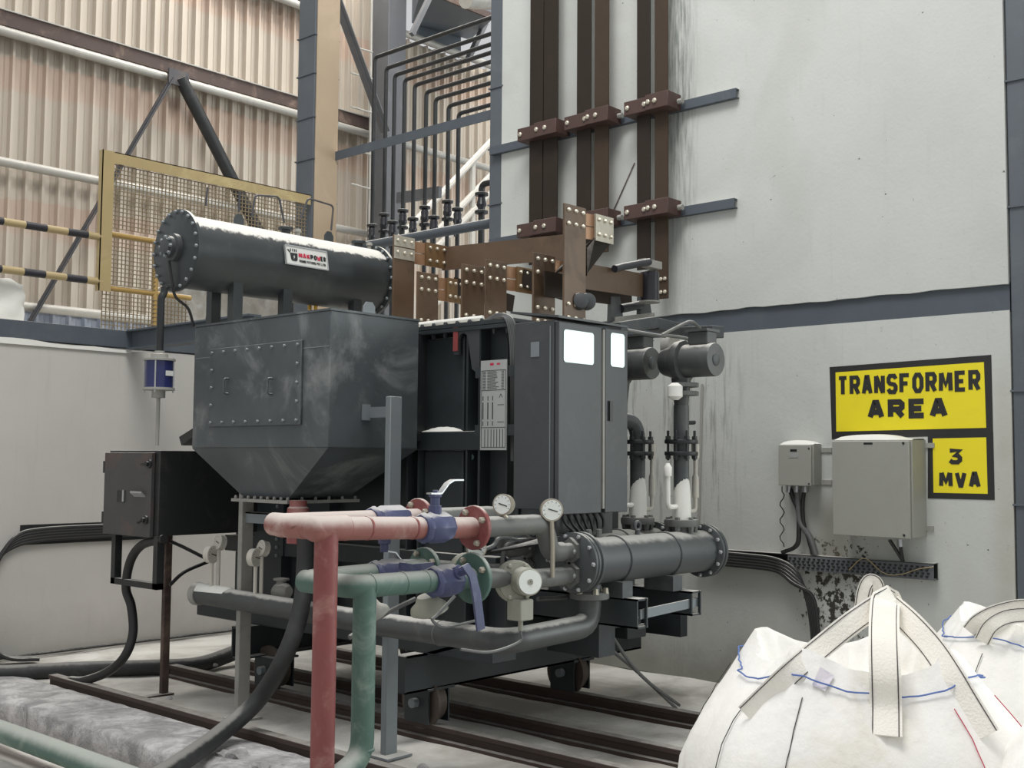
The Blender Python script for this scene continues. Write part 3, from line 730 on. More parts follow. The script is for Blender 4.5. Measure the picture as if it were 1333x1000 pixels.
# ================================================================== CABLE BOX (hopper) on the tank side
HX0, HX1, HY0, HY1, HZ0, HZ1 = 4.0, 4.665, 4.955, 6.29, 1.665, 2.42
t = thing('cable_box', 'large grey steel cable box with tapered hopper bottom on the tank', 'cable box', (4.3, 5.6, 1.36))
box('body', (HX0, HY0, HZ0), (HX1, HY1, HZ1), 'hopper_paint', t, bev=.006)
box('neck', (HX1, HY0 + .08, HZ0 + .05), (TX0 - .004, HY1 - .08, HZ1 - .06), 'black_steel', t)
box('cover', (HX0 - .004, HY0 - .004, HZ1), (HX1 + .004, HY1 + .004, HZ1 + .012), 'hopper_paint', t)
c0 = at(376, 649, X=4.17); cl = at(316, 649, X=4.17); cr = at(466, 650, Y=c0.y)
bx0, bx1, by0, by1, bz = 4.17, min(cr.x, 4.62), c0.y, cl.y, 1.37
m = MB().hexa([(bx0, by0, bz), (bx1, by0, bz), (bx1, by1, bz), (bx0, by1, bz), (HX0, HY0, HZ0), (HX1, HY0, HZ0), (HX1, HY1, HZ0), (HX0, HY1, HZ0)])
m.build('hopper_cone', 'hopper_paint', t, smooth=20)
box('outlet_flange', (bx0 - .05, by0 - .05, bz - .03), (bx1 + .05, by1 + .05, bz - .012), 'dusty_steel', t)
b = MB()
for i in range(9):
    y = by0 - .03 + (by1 - by0 + .06) * i / 8; b.bolt((bx0 - .03, y, bz - .012), (0, 0, 1), .01, .02)
for i in range(1, 6):
    x = bx0 - .03 + (bx1 - bx0 + .06) * i / 5; b.bolt((x, by0 - .03, bz - .012), (0, 0, 1), .01, .02)
b.build('flange_bolts', 'dusty_steel', t, kind='stuff')
# inspection door with two handles
a, bq = at(276, 455, X=HX0), at(393, 553, X=HX0)
d = box('inspection_door', (HX0 - .014, bq.y, bq.z), (HX0 - .001, a.y, a.z), 'hopper_paint', t, bev=.003)
b = MB(); W, Hh = a.y - bq.y, a.z - bq.z
for i in range(8):
    y = bq.y + .03 + (W - .06) * i / 7
    for z in (bq.z + .025, a.z - .025): b.bolt((HX0 - .014, y, z), (-1, 0, 0), .01, .012)
for i in range(1, 4):
    z = bq.z + .025 + (Hh - .05) * i / 4
    for y in (bq.y + .03, a.y - .03): b.bolt((HX0 - .014, y, z), (-1, 0, 0), .01, .012)
b.build('door_bolts', 'frame_steel', d, kind='stuff')
for px in (297, 354):
    p = at(px, 503, X=HX0 - .014)
    MB().tube([(HX0 - .014, p.y, p.z + .045), (HX0 - .045, p.y, p.z + .045), (HX0 - .045, p.y, p.z - .045), (HX0 - .014, p.y, p.z - .045)], .006, 8, .015).build('handle', 'hopper_paint', d)
p = at(486, 400, Y=HY0)
MB().prism([(p.x - .04, HY0 + .03, HZ1), (p.x + .04, HY0 + .03, HZ1), (p.x + .04, HY0 + .03, HZ1 + .055), (p.x + .02, HY0 + .03, HZ1 + .08), (p.x - .02, HY0 + .03, HZ1 + .08), (p.x - .04, HY0 + .03, HZ1 + .055)], (0, .014, 0)).build('lifting_lug', 'frame_steel', t)
MB().box((HX0 - .002, HY0 + .004, 2.22), (HX0 - .0005, HY1 - .004, 2.225)).build('weld_seam', 'frame_steel', t)
p = at(388, 668, X=4.12)
m = MB().lathe((4.12, p.y, 1.12), (0, 0, 1), [(0, .062), (.04, .062), (.05, .055), (.12, .056), (.13, .066), (.2, .062), (.21, .05), (.245, .05)], 18)
m.build('outlet_fitting', 'red_clean', t, label='red pipe fitting under the hopper')

# support frame of grey angle posts
t = thing('support_frame', 'grey angle iron support frame standing in front of the tank', 'frame', (4.28, 5.4, 0))
def angle_post(x, y, z0, z1, w=.07, mat='frame_steel', nm='post'):
    m = MB(); m.box((x - w / 2, y, z0), (x + w / 2, y + w * .5, z1)); return m.build(nm, mat, t, bev=.004)
lz = at(512, 516, Y=4.73).z
angle_post(4.29, 4.73, 0, lz, .085)
angle_post(4.26, 6.05, 0, 1.42, .085, 'dusty_steel')
m = MB(); m.box((4.24, 4.75, 1.205), (4.25, 6.12, 1.27)); m.box((4.24, 4.75, 1.262), (4.30, 6.12, 1.27)); m.build('cross_angle', 'frame_steel', t)
m = MB(); m.box((4.0, 5.33, 1.20), (4.3, 5.338, 1.26)); m.build('hose_saddle', 'frame_steel', t)
box('foot_plate', (4.2, 4.66, 0), (4.38, 4.82, .012), 'frame_steel', t)
box('foot_plate', (4.17, 5.98, .0), (4.35, 6.14, .012), 'dusty_steel', t)
a = at(499, 538, Y=HY0)
m = MB(); m.box((4.23, 4.945, a.z - .045), (4.29, 4.952, a.z + .045)); m.box((4.285, 4.735, a.z - .03), (4.292, 4.95, a.z + .03)); m.build('fixing_clip', 'frame_steel', t)

# ================================================================== CONSERVATOR
CYY, CZ = 6.2, 2.868; CX0, CX1 = 3.81, 5.36
t = thing('conservator_tank', 'dark cylindrical conservator oil tank with dust-white top above cable box', 'tank', (4.6, CYY, 2.43))
MB().cyl((CX0, CYY, CZ), (CX1, CYY, CZ), .225, 56).build('shell', 'cons_paint', t)
e = flange(MB(), (CX0 - .005, CYY, CZ), (1, 0, 0), .253, .03, 56).build('end_flange', 'cons_paint', t)
b = boltring(MB(), (CX0 - .02, CYY, CZ), (-1, 0, 0), .238, 20, .011, .014); b.build('flange_bolts', 'frame_steel', e, kind='stuff')
e2 = flange(MB(), (CX1 + .005, CYY, CZ), (1, 0, 0), .253, .03, 56).build('end_flange', 'cons_paint', t)
boltring(MB(), (CX1 - .012, CYY, CZ), (-1, 0, 0), .24, 20, .011, .014).build('flange_bolts', 'frame_steel', e2, kind='stuff')
g = MB().lathe((CX0 - .02, CYY, CZ + .015), (-1, 0, 0), [(0, .085), (.03, .085), (.035, .066), (.06, .066), (.065, .05), (.075, .05), (.078, .042)], 28).build('oil_gauge', 'cabinet_paint', t)
boltring(MB(), (CX0 - .082, CYY, CZ + .015), (-1, 0, 0), .058, 8, .012, .016).build('gauge_bolts', 'frame_steel', g, kind='stuff')
MB().tube(spline([(CX0 - .06, CYY, CZ - .07), at(224, 368, Y=CYY - .02), at(229, 387, Y=CYY - .02), at(245, 402, Y=CYY - .02), at(252, 425, Y=CYY)]), .009, 8).build('gauge_cable', 'cable_black', t)
for px in (306, 371, 278, 462):
    p = at(px, 400, Y=CYY - .12 if px in (306, 371, 462) else CYY + .15)
    box('support_leg', (p.x - .035, p.y - .03, 2.41), (p.x + .035, p.y + .03, CZ - .1), 'cons_paint', t)
for px, py in ((312, 282), (429, 302)):
    p = at(px, py, Y=CYY)
    MB().prism([(p.x - .035, CYY, CZ + .2), (p.x + .035, CYY, CZ + .2), (p.x + .035, CYY, CZ + .27), (p.x + .015, CYY, CZ + .3), (p.x - .015, CYY, CZ + .3), (p.x - .035, CYY, CZ + .27)], (0, .016, 0)).build('lifting_lug', 'cons_paint', t)
for px in (372, 467):
    p = at(px, 300, Y=CYY)
    MB().lathe((p.x, CYY, CZ + .2), (0, 0, 1), [(0, .03), (.05, .03), (.052, .05), (.07, .05), (.075, .03)], 16).build('filler_cap', 'cons_paint', t)
    MB().lathe((p.x + .1, CYY, CZ + .2), (0, 0, 1), [(0, .016), (.05, .016), (.055, .024), (.075, .02)], 10).build('vent_plug', 'dusty_steel', t)
for pts in ([(328, 282), (332, 254), (363, 256), (370, 290)], [(392, 284), (401, 258), (434, 268), (431, 300)], [(268, 268), (270, 244)], [(311, 276), (312, 250)]):
    MB().tube([at(x, y, Y=CYY) for x, y in pts], .007, 6, .03).build('wire_handle', 'far_dark', t)
# maker's plate on the shell
th = math.radians(10); nrm = V(0, -math.cos(th), math.sin(th)); vv = V(0, math.sin(th), math.cos(th))
YS = CYY - .225 * math.cos(th) - .012
a, bq = at(372, 334, Y=YS), at(426, 338, Y=YS)
pl = MB(); cc = V((a.x + bq.x) / 2, CYY, CZ) + nrm * .237; hw = (bq.x - a.x) / 2; hh = .063
pl.hexa([cc + V(-hw, 0, 0) - vv * hh - nrm * .014, cc + V(hw, 0, 0) - vv * hh - nrm * .014, cc + V(hw, 0, 0) + vv * hh - nrm * .014, cc + V(-hw, 0, 0) + vv * hh - nrm * .014,
         cc + V(-hw, 0, 0) - vv * hh, cc + V(hw, 0, 0) - vv * hh, cc + V(hw, 0, 0) + vv * hh, cc + V(-hw, 0, 0) + vv * hh])
plate = pl.build('maker_plate', 'plate_white', t, label='white plate lettered MAKPOWER')
fr = MB()
for s in (-1, 1):
    fr.bar(cc + V(-hw, 0, 0) + vv * hh * s, cc + V(hw, 0, 0) + vv * hh * s, .008, .008, nrm); fr.bar(cc + V(hw * s, 0, 0) - vv * hh, cc + V(hw * s, 0, 0) + vv * hh, .008, .008, nrm)
fr.build('plate_frame', 'lever_steel', plate)
U = V(1, 0, 0); S = hw * 2
def pp(u, v): return cc + U * (u - .5) * S + vv * (v - .5) * hh * 2 + nrm * .001
letters(MB(), 'MAK', pp(.30, .42), U, vv, nrm, S * .27, hh * .52, S * .028).build('lettering', 'brand_red', plate)
letters(MB(), 'PO', pp(.585, .42), U, vv, nrm, S * .155, hh * .52, S * .026).build('lettering', 'ink', plate)
letters(MB(), 'W', pp(.745, .42), U, vv, nrm, S * .085, hh * .52, S * .02).build('lettering', 'brand_red', plate)
letters(MB(), 'ER', pp(.835, .42), U, vv, nrm, S * .125, hh * .52, S * .026).build('lettering', 'ink', plate)
letters(MB(), 'TRANS FITTERS PVT.LTD.', pp(.30, .17), U, vv, nrm, S * .66, hh * .28, S * .011).build('lettering', 'ink', plate)
lg = MB(); lg.prism([pp(.10, .62), pp(.115, .28), pp(.14, .2), pp(.24, .2), pp(.265, .28), pp(.275, .62)], nrm * .002)
for u in (.12, .17, .215, .255): lg.bar(pp(u, .70), pp(u - .004, .84), S * .018, .003, nrm)
lg.bar(pp(.05, .78), pp(.10, .64), S * .025, .003, nrm); lg.build('emblem', 'ink', plate)
MB().prism([p + nrm * .002 for p in (pp(.20, .52), pp(.165, .40), pp(.185, .40), pp(.17, .28), pp(.21, .43), pp(.19, .43))], nrm * .001).build('emblem_bolt', 'plate_white', plate)

# silica gel breather hanging below
bx = at(207, 487, Y=CYY).x
t = thing('breather', 'blue silica gel breather hanging below the conservator end', 'breather', (bx, CYY, 1.98))
zt, zb = at(207, 470, Y=CYY).z, at(207, 505, Y=CYY).z
MB().tube([(bx + .02, CYY, CZ - .235), (bx + .02, CYY, CZ - .27), (bx, CYY, CZ - .3), (bx, CYY, zt)], .022, 12, .02).build('hanger_pipe', 'black_steel', t)
g = MB().cyl((bx, CYY, zb), (bx, CYY, zt), .082, 24).build('gel_cylinder', 'blue_glass', t)
MB().lathe((bx, CYY, zt), (0, 0, 1), [(0, .094), (.012, .094), (.016, .05), (.04, .05), (.044, .03), (.06, .03)], 24).build('top_cap', 'dusty_steel', t)
MB().lathe((bx, CYY, zb), (0, 0, -1), [(0, .094), (.014, .094), (.018, .04), (.06, .04)], 24).build('bottom_cap', 'dusty_steel', t)
rods = MB()
for i in range(4):
    a = math.pi / 4 + i * math.pi / 2; rods.cyl((bx + .086 * math.cos(a), CYY + .086 * math.sin(a), zb - .03), (bx + .086 * math.cos(a), CYY + .086 * math.sin(a), zt + .02), .005, 6)
rods.build('tie_rods', 'lever_steel', t)
MB().box((bx - .005, CYY - .0845, zb + .07), (bx + .045, CYY - .079, zb + .1)).build('label_plate', 'plate_white', t)
MB().cyl((bx, CYY, zb - .06), (bx + .0, CYY, at(207, 580, Y=CYY).z), .012, 8).build('drain_tube', 'dusty_steel', t)

# ================================================================== LEFT CONTROL BOX
JX, JY0, JY1, JZ0, JZ1 = 4.0, 6.655, 7.29, 1.1, 1.65
t = thing('control_box', 'dark steel control box with latched door left of the cable box', 'control box', (4.3, 6.97, .7))
box('body', (JX, JY0, JZ0), (TX0 - .1, JY1, JZ1), 'dark_box_paint', t, bev=.005)
dr = box('door', (JX - .03, JY0 + .05, JZ0 - .01), (JX - .002, JY1 + .01, JZ1 - .015), 'rusty_box_paint', t, bev=.004)
for px, py in ((195, 604), (190, 677)):
    p = at(px, py, X=JX - .03)
    MB().lathe(p, (-1, 0, 0), [(0, .028), (.01, .028), (.014, .016), (.03, .016)], 14).build('latch', 'black_steel', dr)
    MB().bar(p + V(-.025, 0, 0), p + V(-.025, .06, -.005 if py < 640 else -.02), .014, .012).build('latch_handle', 'cable_black', dr)
p = at(183, 640, X=JX - .03); MB().prism([p + V(0, .08, -.035), p + V(0, -.06, -.035), p + V(-.03, -.06, -.01), p + V(-.03, .08, -.01)], (0, 0, .012)).build('rain_hood', 'lever_steel', dr)
p = at(158, 646, X=JX - .03); MB().box((JX - .034, p.y - .05, p.z - .04), (JX - .03, p.y + .05, p.z + .04)).build('window_frame', 'black_steel', dr)
MB().box((JX - .04, p.y - .045, p.z - .035), (JX - .034, p.y - .025, p.z + .04)).build('window_clip', 'lever_steel', dr)
for py in (608, 674):
    p = at(142, py, X=JX - .015); MB().box((JX - .03, JY1 + .01, p.z - .04), (JX, JY1 + .03, p.z + .04)).build('hinge', 'black_steel', t)
MB().box((TX0 - .1, JY0 + .03, .95), (TX0 - .08, JY0 - .3, 1.72)).build('mount_flange', 'tank_paint', t)
b = MB()
for i in range(15): b.bolt((TX0 - .1, 6.42, .95 + i * .055), (-1, 0, 0), .012, .014)
b.build('mount_bolts', 'frame_steel', t, kind='stuff')
fr = MB(); z0 = at(180, 765, X=JX).z; fy0, fy1 = JY0 + .0, JY1 - .06
fr.box((JX, fy0, z0), (JX + .05, fy0 + .05, JZ0)); fr.box((JX, fy1 - .05, z0), (JX + .05, fy1, JZ0)); fr.box((JX, fy0, z0), (JX + .05, fy1, z0 + .04)); fr.build('cable_frame', 'black_steel', t)
MB().prism([at(233, 569, X=4.45), at(252, 557, X=4.45), at(252, 568, X=4.45), at(236, 580, X=4.45)], (.2, 0, 0)).build('top_fitting', 'black_steel', t)
t = thing('stand_post', 'thin brown steel post standing under the dark control box', 'post', (4.32, 7.04, 0))
p0 = at(215, 905, Z=.0)
pt = at(220, 686, Y=p0.y - .0)
m = MB(); m.box((p0.x - .022, p0.y - .004, 0), (p0.x + .022, p0.y + .004, pt.z)); m.box((p0.x - .022, p0.y, 0), (p0.x - .014, p0.y + .04, pt.z)); m.build('shaft', 'girt_rust', t)
m = MB(); m.box((p0.x - .3, p0.y - .03, .0), (p0.x + .05, p0.y + .03, .012)); m.build('foot', 'girt_rust', t)
p = MB().tube(spline([at(214, 702, X=4.03), at(186, 709, X=4.03), at(170, 730, X=4.03), at(164, 765, X=4.03), at(171, 790, X=4.05), at(173, 825, X=4.05), at(162, 855, X=4.0), at(140, 875, X=3.98), at(110, 886, X=3.95), at(92, 886, X=3.95)]), .03, 12)
p.build('box_cable', 'cable_black', label='black cable bundle hanging from the control box frame to floor', cat='cable')
MB().tube(spline([at(222, 705, X=4.2), at(238, 712, X=4.25), at(270, 728, X=4.4), at(276, 730, X=4.5)]), .012, 8).build('loop_cable', 'cable_black', label='thin black cable from the control box toward the gauges', cat='cable')
MB().tube(spline([at(221, 762, X=4.2), at(240, 745, X=4.3), at(272, 731, X=4.5)]), .012, 8).build('loop_cable', 'cable_black', label='thin black cable sagging up from the stand post', cat='cable')
# ================================================================== MARSHALLING CABINET
YC = 3.85; KX0 = at(727, 412, Y=YC).x; KX1 = 5.25; KB = 4.16
t = thing('marshalling_cabinet', 'tall grey two-door cabinet with bright reflecting windows', 'cabinet', ((KX0 + KX1) / 2, 4.0, 1.34))
zb, zt = 1.335, 2.365
box('body', (KX0, YC + .03, zb + .01), (KX1 - .01, KB, zt - .02), 'cabinet_paint', t, bev=.004)
m = MB(); m.hexa([(KX0 - .012, YC - .01, zt - .012), (KX1 - .02, YC - .01, zt - .012), (KX1 - .02, KB + .02, zt + .035), (KX0 - .012, KB + .02, zt + .035), (KX0 - .012, YC - .01, zt), (KX1 - .02, YC - .01, zt), (KX1 - .02, KB + .02, zt + .047), (KX0 - .012, KB + .02, zt + .047)])
m.build('sloped_roof', 'cabinet_paint', t)
def door(px0, px1, wx0, wx1, wy0, wy1, handle, nm):
    x0, x1 = at(px0, 540, Y=YC).x, at(px1, 540, Y=YC).x
    d = box('door', (x0, YC, zb - .012), (x1, YC + .026, zt - .03), 'cabinet_paint', t, bev=.004)
    a, b = at(wx0, wy0, Y=YC), at(wx1, wy1, Y=YC); r = .018
    pts = []
    for cx, cz, a0 in ((b.x - r, a.z - r, 0), (a.x + r, a.z - r, 90), (a.x + r, b.z + r, 180), (b.x - r, b.z + r, 270)):
        for k in range(5):
            an = math.radians(a0 + 22.5 * k); pts.append((cx + r * math.cos(an), YC - .003, cz + r * math.sin(an)))
    MB().prism(pts, (0, .004, 0)).build('window_pane', 'door_glass', d)
    if handle:
        p = at(794, 535, Y=YC); MB().box((p.x - .014, YC - .012, p.z - .055), (p.x + .014, YC, p.z + .055)).build('recessed_handle', 'black_steel', d)
    return d
door(727, 783, 733.5, 772.5, 428.5, 475.5, False, 0)
door(788, 817, 794.5, 812.5, 433, 479, True, 1)
x = at(785.5, 540, Y=YC).x; MB().box((x - .008, YC - .004, zb + .01), (x + .008, YC + .03, zt - .04)).build('door_seal', 'dusty_steel', t)
box('hinge_edge', (KX0 - .004, YC + .05, zb + .02), (KX0, YC + .056, zt - .05), 'frame_steel', t)
p = at(697, 455, X=KX0); box('latch_plate', (KX0 - .004, p.y - .03, p.z - .04), (KX0, p.y + .03, p.z + .04), 'frame_steel', t)
box('gland_plate', (KX0 + .06, YC + .1, 1.2), (KX1 - .02, YC + .12, 1.335), 'black_steel', t)
bun = MB()
for i in range(7):
    x = KX0 + .12 + i * .055; bun.tube(spline([(x, YC + .09, 1.34), (x + .02, YC + .06, 1.27), (x + .06 - .02 * i, YC + .04, 1.2), (x - .25, YC + .12, 1.16 + .01 * i), (x - .4, YC + .3, 1.12)]), .009, 6)
bun.build('wiring_bundle', 'cable_black', t)
# conduit bunch between tank lid and cabinet
bun = MB()
for i in range(5):
    o = i * .012; bun.tube(spline([(TX0 - .05, 4.55, 2.41), (TX0 - .08, 4.42, 2.415 + o * .4), (TX0 - .115, 4.33 - o, 2.39), (TX0 - .115, 4.30 - o, 2.28), (TX0 - .115, 4.29 - o, 2.1), (TX0 - .115, 4.28 - o, 1.6)]), .0065, 7)
bun.build('conduit_bunch', 'rubber_grey', label='bunch of grey cables bending over the tank lid corner', cat='cable')

# rating plate on two straps
XN = 4.66
a, b = at(626, 470, X=XN), at(659, 586, X=XN)
t = thing('rating_plate', 'tall narrow silver rating plate with printed diagrams on tank side', 'plate', (XN, (a.y + b.y) / 2, b.z))
pl = box('plate', (XN, b.y, b.z), (XN + .006, a.y, a.z), 'name_plate', t)
HH, WW = a.z - b.z, a.y - b.y
def rp(u, v): return V(XN - .0005, a.y - u * WW, b.z + v * HH)
pr = MB(); NM = V(-1, 0, 0)
for v in (.885, .665, .25, .03): pr.bar(rp(.04, v), rp(.96, v), .003, .001, NM)
for u in (.04, .96): pr.bar(rp(u, .03), rp(u, .885), .003, .001, NM)
random.seed(3)
for k in range(12):
    v = .87 - k * .017; pr.bar(rp(.08, v), rp(.2, v), .003, .001, NM); pr.bar(rp(.26, v), rp(.55 + .15 * random.random(), v), .003, .001, NM); pr.bar(rp(.8, v), rp(.9, v), .003, .001, NM)
for u in (.1, .29, .47): pr.bar(rp(u, .34), rp(u, .53), .007, .001, NM); pr.bar(rp(u, .55), rp(u, .6), .005, .001, NM); pr.bar(rp(u, .27), rp(u, .32), .005, .001, NM)
for u in (.18, .3, .42, .53, .64, .75, .86): pr.bar(rp(u, .03), rp(u, .23), .004, .001, NM)
for (p, q) in (((.66, .5), (.9, .5)), ((.72, .58), (.78, .62)), ((.78, .62), (.84, .58)), ((.66, .31), (.9, .31))): pr.bar(rp(*p), rp(*q), .003, .001, NM)
pr.build('print', 'ink', pl)
hd = MB(); hd.bar(rp(.36, .955), rp(.5, .955), .014, .001, NM); hd.bar(rp(.62, .955), rp(.74, .955), .01, .001, NM); hd.build('heading', 'brand_red', pl)
for py in (484, 560):
    z = at(640, py, X=XN).z; box('strap', (XN + .008, b.y - .06, z - .03), (XN + .02, a.y + .05, z + .03), 'tank_paint', t)
box('upright', (XN + .008, b.y - .085, 1.2), (XN + .03, b.y - .06, a.z + .04), 'tank_paint', t)

# ================================================================== OIL COOLERS
def cooler(Y, Z, x0, x1, label, front):
    t = thing('oil_cooler', label, 'cooler', ((x0 + x1) / 2, Y, Z - .2), 'shell and tube oil coolers')
    MB().cyl((x0, Y, Z), (x1, Y, Z), .122, 40).build('shell', 'cooler_paint', t)
    fl = MB()
    for d in (.0, .03, .06): flange(fl, (x0 + d, Y, Z), (1, 0, 0), .158 - (.004 if d == .03 else 0), .022, 40)
    f = fl.build('front_flange', 'cooler_paint', t)
    boltring(MB(), (x0 - .011, Y, Z), (-1, 0, 0), .142, 10, .012, .014).build('flange_bolts', 'lever_steel', f, kind='stuff')
    fl = MB()
    for d in (0, .035): flange(fl, (x1 - d, Y, Z), (1, 0, 0), .158, .025, 40)
    f2 = fl.build('rear_flange', 'cooler_paint', t)
    boltring(MB(), (x1 - .05, Y, Z), (-1, 0, 0), .142, 12, .012, .014).build('flange_bolts', 'lever_steel', f2, kind='stuff')
    for k in (.28, .66):
        x = x0 + (x1 - x0) * k
        MB().lathe((x - .012, Y, Z), (1, 0, 0), [(0, .126), (.004, .13), (.02, .13), (.024, .126)], 40).build('strap_band', 'cooler_paint', t)
        MB().box((x - .06, Y - .1, Z - .2), (x + .03, Y + .1, Z - .115)).build('saddle', 'cooler_paint', t)
    for dz in (.062, -.062):
        n = MB(); n.lathe((x0 - .011, Y, Z + dz), (-1, 0, 0), [(0, .045), (.1, .04)], 16)
        pts = [(.0, .07), (.05, .035), (.05, -.035), (0, -.07), (-.05, -.035), (-.05, .035)]
        n.prism([(x0 - .013, Y + u, Z + dz + v) for u, v in pts], (-.025, 0, 0))
        nz = n.build('inlet_nozzle', 'pipe_grey', t)
        bb = MB()
        for u in (-.034, .034): bb.bolt((x0 - .038, Y + u, Z + dz), (-1, 0, 0), .014, .018)
        bb.build('nozzle_bolts', 'lever_steel', nz, kind='stuff')
    for k in (.1, .17):
        x = x0 + (x1 - x0) * k; MB().cyl((x, Y, Z + .11), (x, Y, Z + .165), .016, 8).build('plug', 'pipe_grey', t)
    x = x0 + (x1 - x0) * .45
    lug = MB(); lug.tube([V(x, Y, Z + .115) + V(.025 * math.cos(a), 0, .055 + .025 * math.sin(a)) for a in [math.pi * 2 * i / 14 for i in range(15)]], .009, 6); lug.cyl((x, Y, Z + .11), (x, Y, Z + .15), .014, 8)
    lug.build('lifting_eye', 'cooler_paint', t)
    return t
c1 = cooler(3.8, 1.075, 4.70, 5.95, 'near grey horizontal oil cooler cylinder under the cabinet', True)
c2 = cooler(4.14, 1.075, 4.74, 5.95, 'rear grey oil cooler cylinder half hidden behind the near one', False)
# bracket beams carrying the coolers
t = thing('cooler_bracket', 'pair of dark channel brackets carrying the oil coolers', 'bracket', (5.4, 4.0, .7))
def stepbeam(x, z0, z1):
    m = MB(); m.box((x - .05, 3.62, z0), (x - .04, 4.42, z1)); m.box((x - .05, 3.62, z1 - .01), (x + .05, 4.42, z1)); m.box((x - .05, 3.62, z0), (x + .05, 4.42, z0 + .01)); m.box((x + .03, 3.615, z0), (x + .04, 3.63, z1)); return m.build('beam', 'tank_paint', t)
stepbeam(5.06, .72, .875); stepbeam(5.58, .74, .875)
MB().bar((5.06, 3.64, .79), (5.62, 3.64, .81), .012, .05).build('tie_strip', 'frame_steel', t)
m = MB(); m.box((5.2, 4.02, .5), (5.35, 4.4, .74)); m.build('gusset_box', 'tank_paint', t)

# ================================================================== PUMPS AND RISER PIPES
def pump(X, Yp, face_px, label, zf1, zf2, ztop_cooler, elbow):
    fc = at(*face_px, X=X); yf = fc.y; zc = fc.z
    t = thing('oil_pump', label, 'pump', (X, Yp, ztop_cooler), 'oil circulation pumps')
    r = .098
    MB().lathe((X, yf, zc), (0, 1, 0), [(0, r * .97), (.008, r), (.2, r), (.205, r * .8), (.215, r * .8)], 36).build('motor', 'pump_paint', t)
    MB().lathe((X, yf - .006, zc), (0, 1, 0), [(0, .034), (.003, .038), (.0062, .038)], 24).build('motor_hub', 'cooler_paint', t)
    MB().lathe((X, yf + .2, zc), (0, 1, 0), [(0, r * 1.0), (.01, r * 1.28), (.05, r * 1.28), (.08, r * 1.05), (.16, r * .8)], 12).build('casing', 'pump_paint', t)
    MB().box((X - .05, yf + .03, zc + .09), (X + .06, yf + .16, zc + .17)).build('terminal_box', 'pump_paint', t, bev=.008)
    MB().box((X - .065, yf + .02, zc + .165), (X + .075, yf + .17, zc + .18)).build('terminal_lid', 'pump_paint', t)
    yp = yf + .24
    MB().cyl((X, yp, zc - .28), (X, yp, zc - .1), .04, 16, .06).build('suction_cone', 'pump_paint', t)
    return t, yp, zc
PX1 = 5.735
t, yp1, zc1 = pump(PX1, 3.8, (932, 468), 'right-hand oil pump with round grey motor on the tall pipe', 0, 0, 1.2, False)
def riser(X, Y, z0, z1, label, elbow=False, flat=False):
    t = thing('riser_pipe', label, 'pipe', (X, Y, z0), 'riser pipes on the coolers')
    if elbow:
        MB().tube([(X, Y, z0), (X, Y, z1 - .0), (X - .28, Y, z1)], .046, 18, .12).build('pipe', 'cooler_paint', t)
    else: MB().cyl((X, Y, z0), (X, Y, z1), .046, 18).build('pipe', 'cooler_paint', t)
    zf = at(890 if not elbow else 830, 583, Y=Y).z
    for z in (zf - .035, zf + .035):
        f = MB().lathe((X, Y, z - .012), (0, 0, 1), [(0, .098), (.003, .1), (.021, .1), (.024, .098)], 8).build('joint_flange', 'black_steel', t)
    b = MB()
    for i in range(8):
        a = math.pi / 4 * i + .2; b.cyl((X + .084 * math.cos(a), Y + .084 * math.sin(a), zf - .075), (X + .084 * math.cos(a), Y + .084 * math.sin(a), zf + .1), .008, 6); b.lathe((X + .084 * math.cos(a), Y + .084 * math.sin(a), zf + .047), (0, 0, 1), [(0, .016), (.02, .016)], 6); b.lathe((X + .084 * math.cos(a), Y + .084 * math.sin(a), zf - .067), (0, 0, 1), [(0, .016), (.02, .016)], 6)
    b.build('joint_bolts', 'black_steel', t, kind='stuff')
    MB().lathe((X, Y, z0), (0, 0, 1), [(0, .06), (.03, .06), (.035, .1), (.06, .104), (.075, .1), (.078, .05)], 20).build('foot_flange', 'pipe_grey', t)
    b = MB()
    for i in range(6):
        a = math.pi / 3 * i + .3; b.lathe((X + .08 * math.cos(a), Y + .08 * math.sin(a), z0 + .0), (0, 0, 1), [(0, .014), (.035, .02), (.09, .014)], 6)
    b.build('foot_bolts', 'pipe_grey', t, kind='stuff')
    # dust drift heaped against the foot
    dm = MB().lathe((X - .006, Y - .006, z0 + .075), (0.02, 0.0, 1), [(0, .054), (.08, .0535), (.16, .05), (.24, .04)], 14); dm.build('dust_drift', 'weathered_white', t, kind='stuff', smooth=60)
    # sight tubes each side
    s = MB(); s.tube([(X, Y, z0 + .15), (X - .14, Y - .0, z0 + .15), (X - .14, Y, z0 + .38)], .015, 8, .03); s.lathe((X - .14, Y, z0 + .33), (0, 0, 1), [(0, .022), (.05, .024), (.06, .018), (.075, .01)], 10); s.build('vent_tube', 'weathered_white', t)
    s = MB(); s.tube([(X, Y, z0 + .12), (X + .15, Y - .0, z0 + .12), (X + .15, Y, z0 + .5)], .012, 8, .03); s.lathe((X + .15, Y, z0 + .2), (0, 0, 1), [(0, .02), (.12, .02), (.14, .012), (.22, .012), (.24, .024), (.32, .024)], 10); s.build('thermometer_tube', 'gauge_dust', t)
    return t
zc_top = 1.075 + .115
r1 = riser(PX1, yp1 if abs(yp1 - 3.8) < .12 else 3.8, zc_top, zc1 - .26, 'tall grey riser pipe from near cooler up to right-hand pump')
yq = 3.8
f = MB(); zz = at(890, 515, Y=yq).z
for z in (zz, zz + .05): f.lathe((PX1, yq, z), (0, 0, 1), [(0, .085), (.025, .085)], 8)
f.build('upper_joint', 'pipe_grey', r1)
MB().lathe((PX1 - .1, yq, zz + .02), (0, 0, 1), [(-.05, .02), (-.03, .045), (.03, .045), (.05, .02)], 12).build('dusty_knob', 'weathered_white', r1)
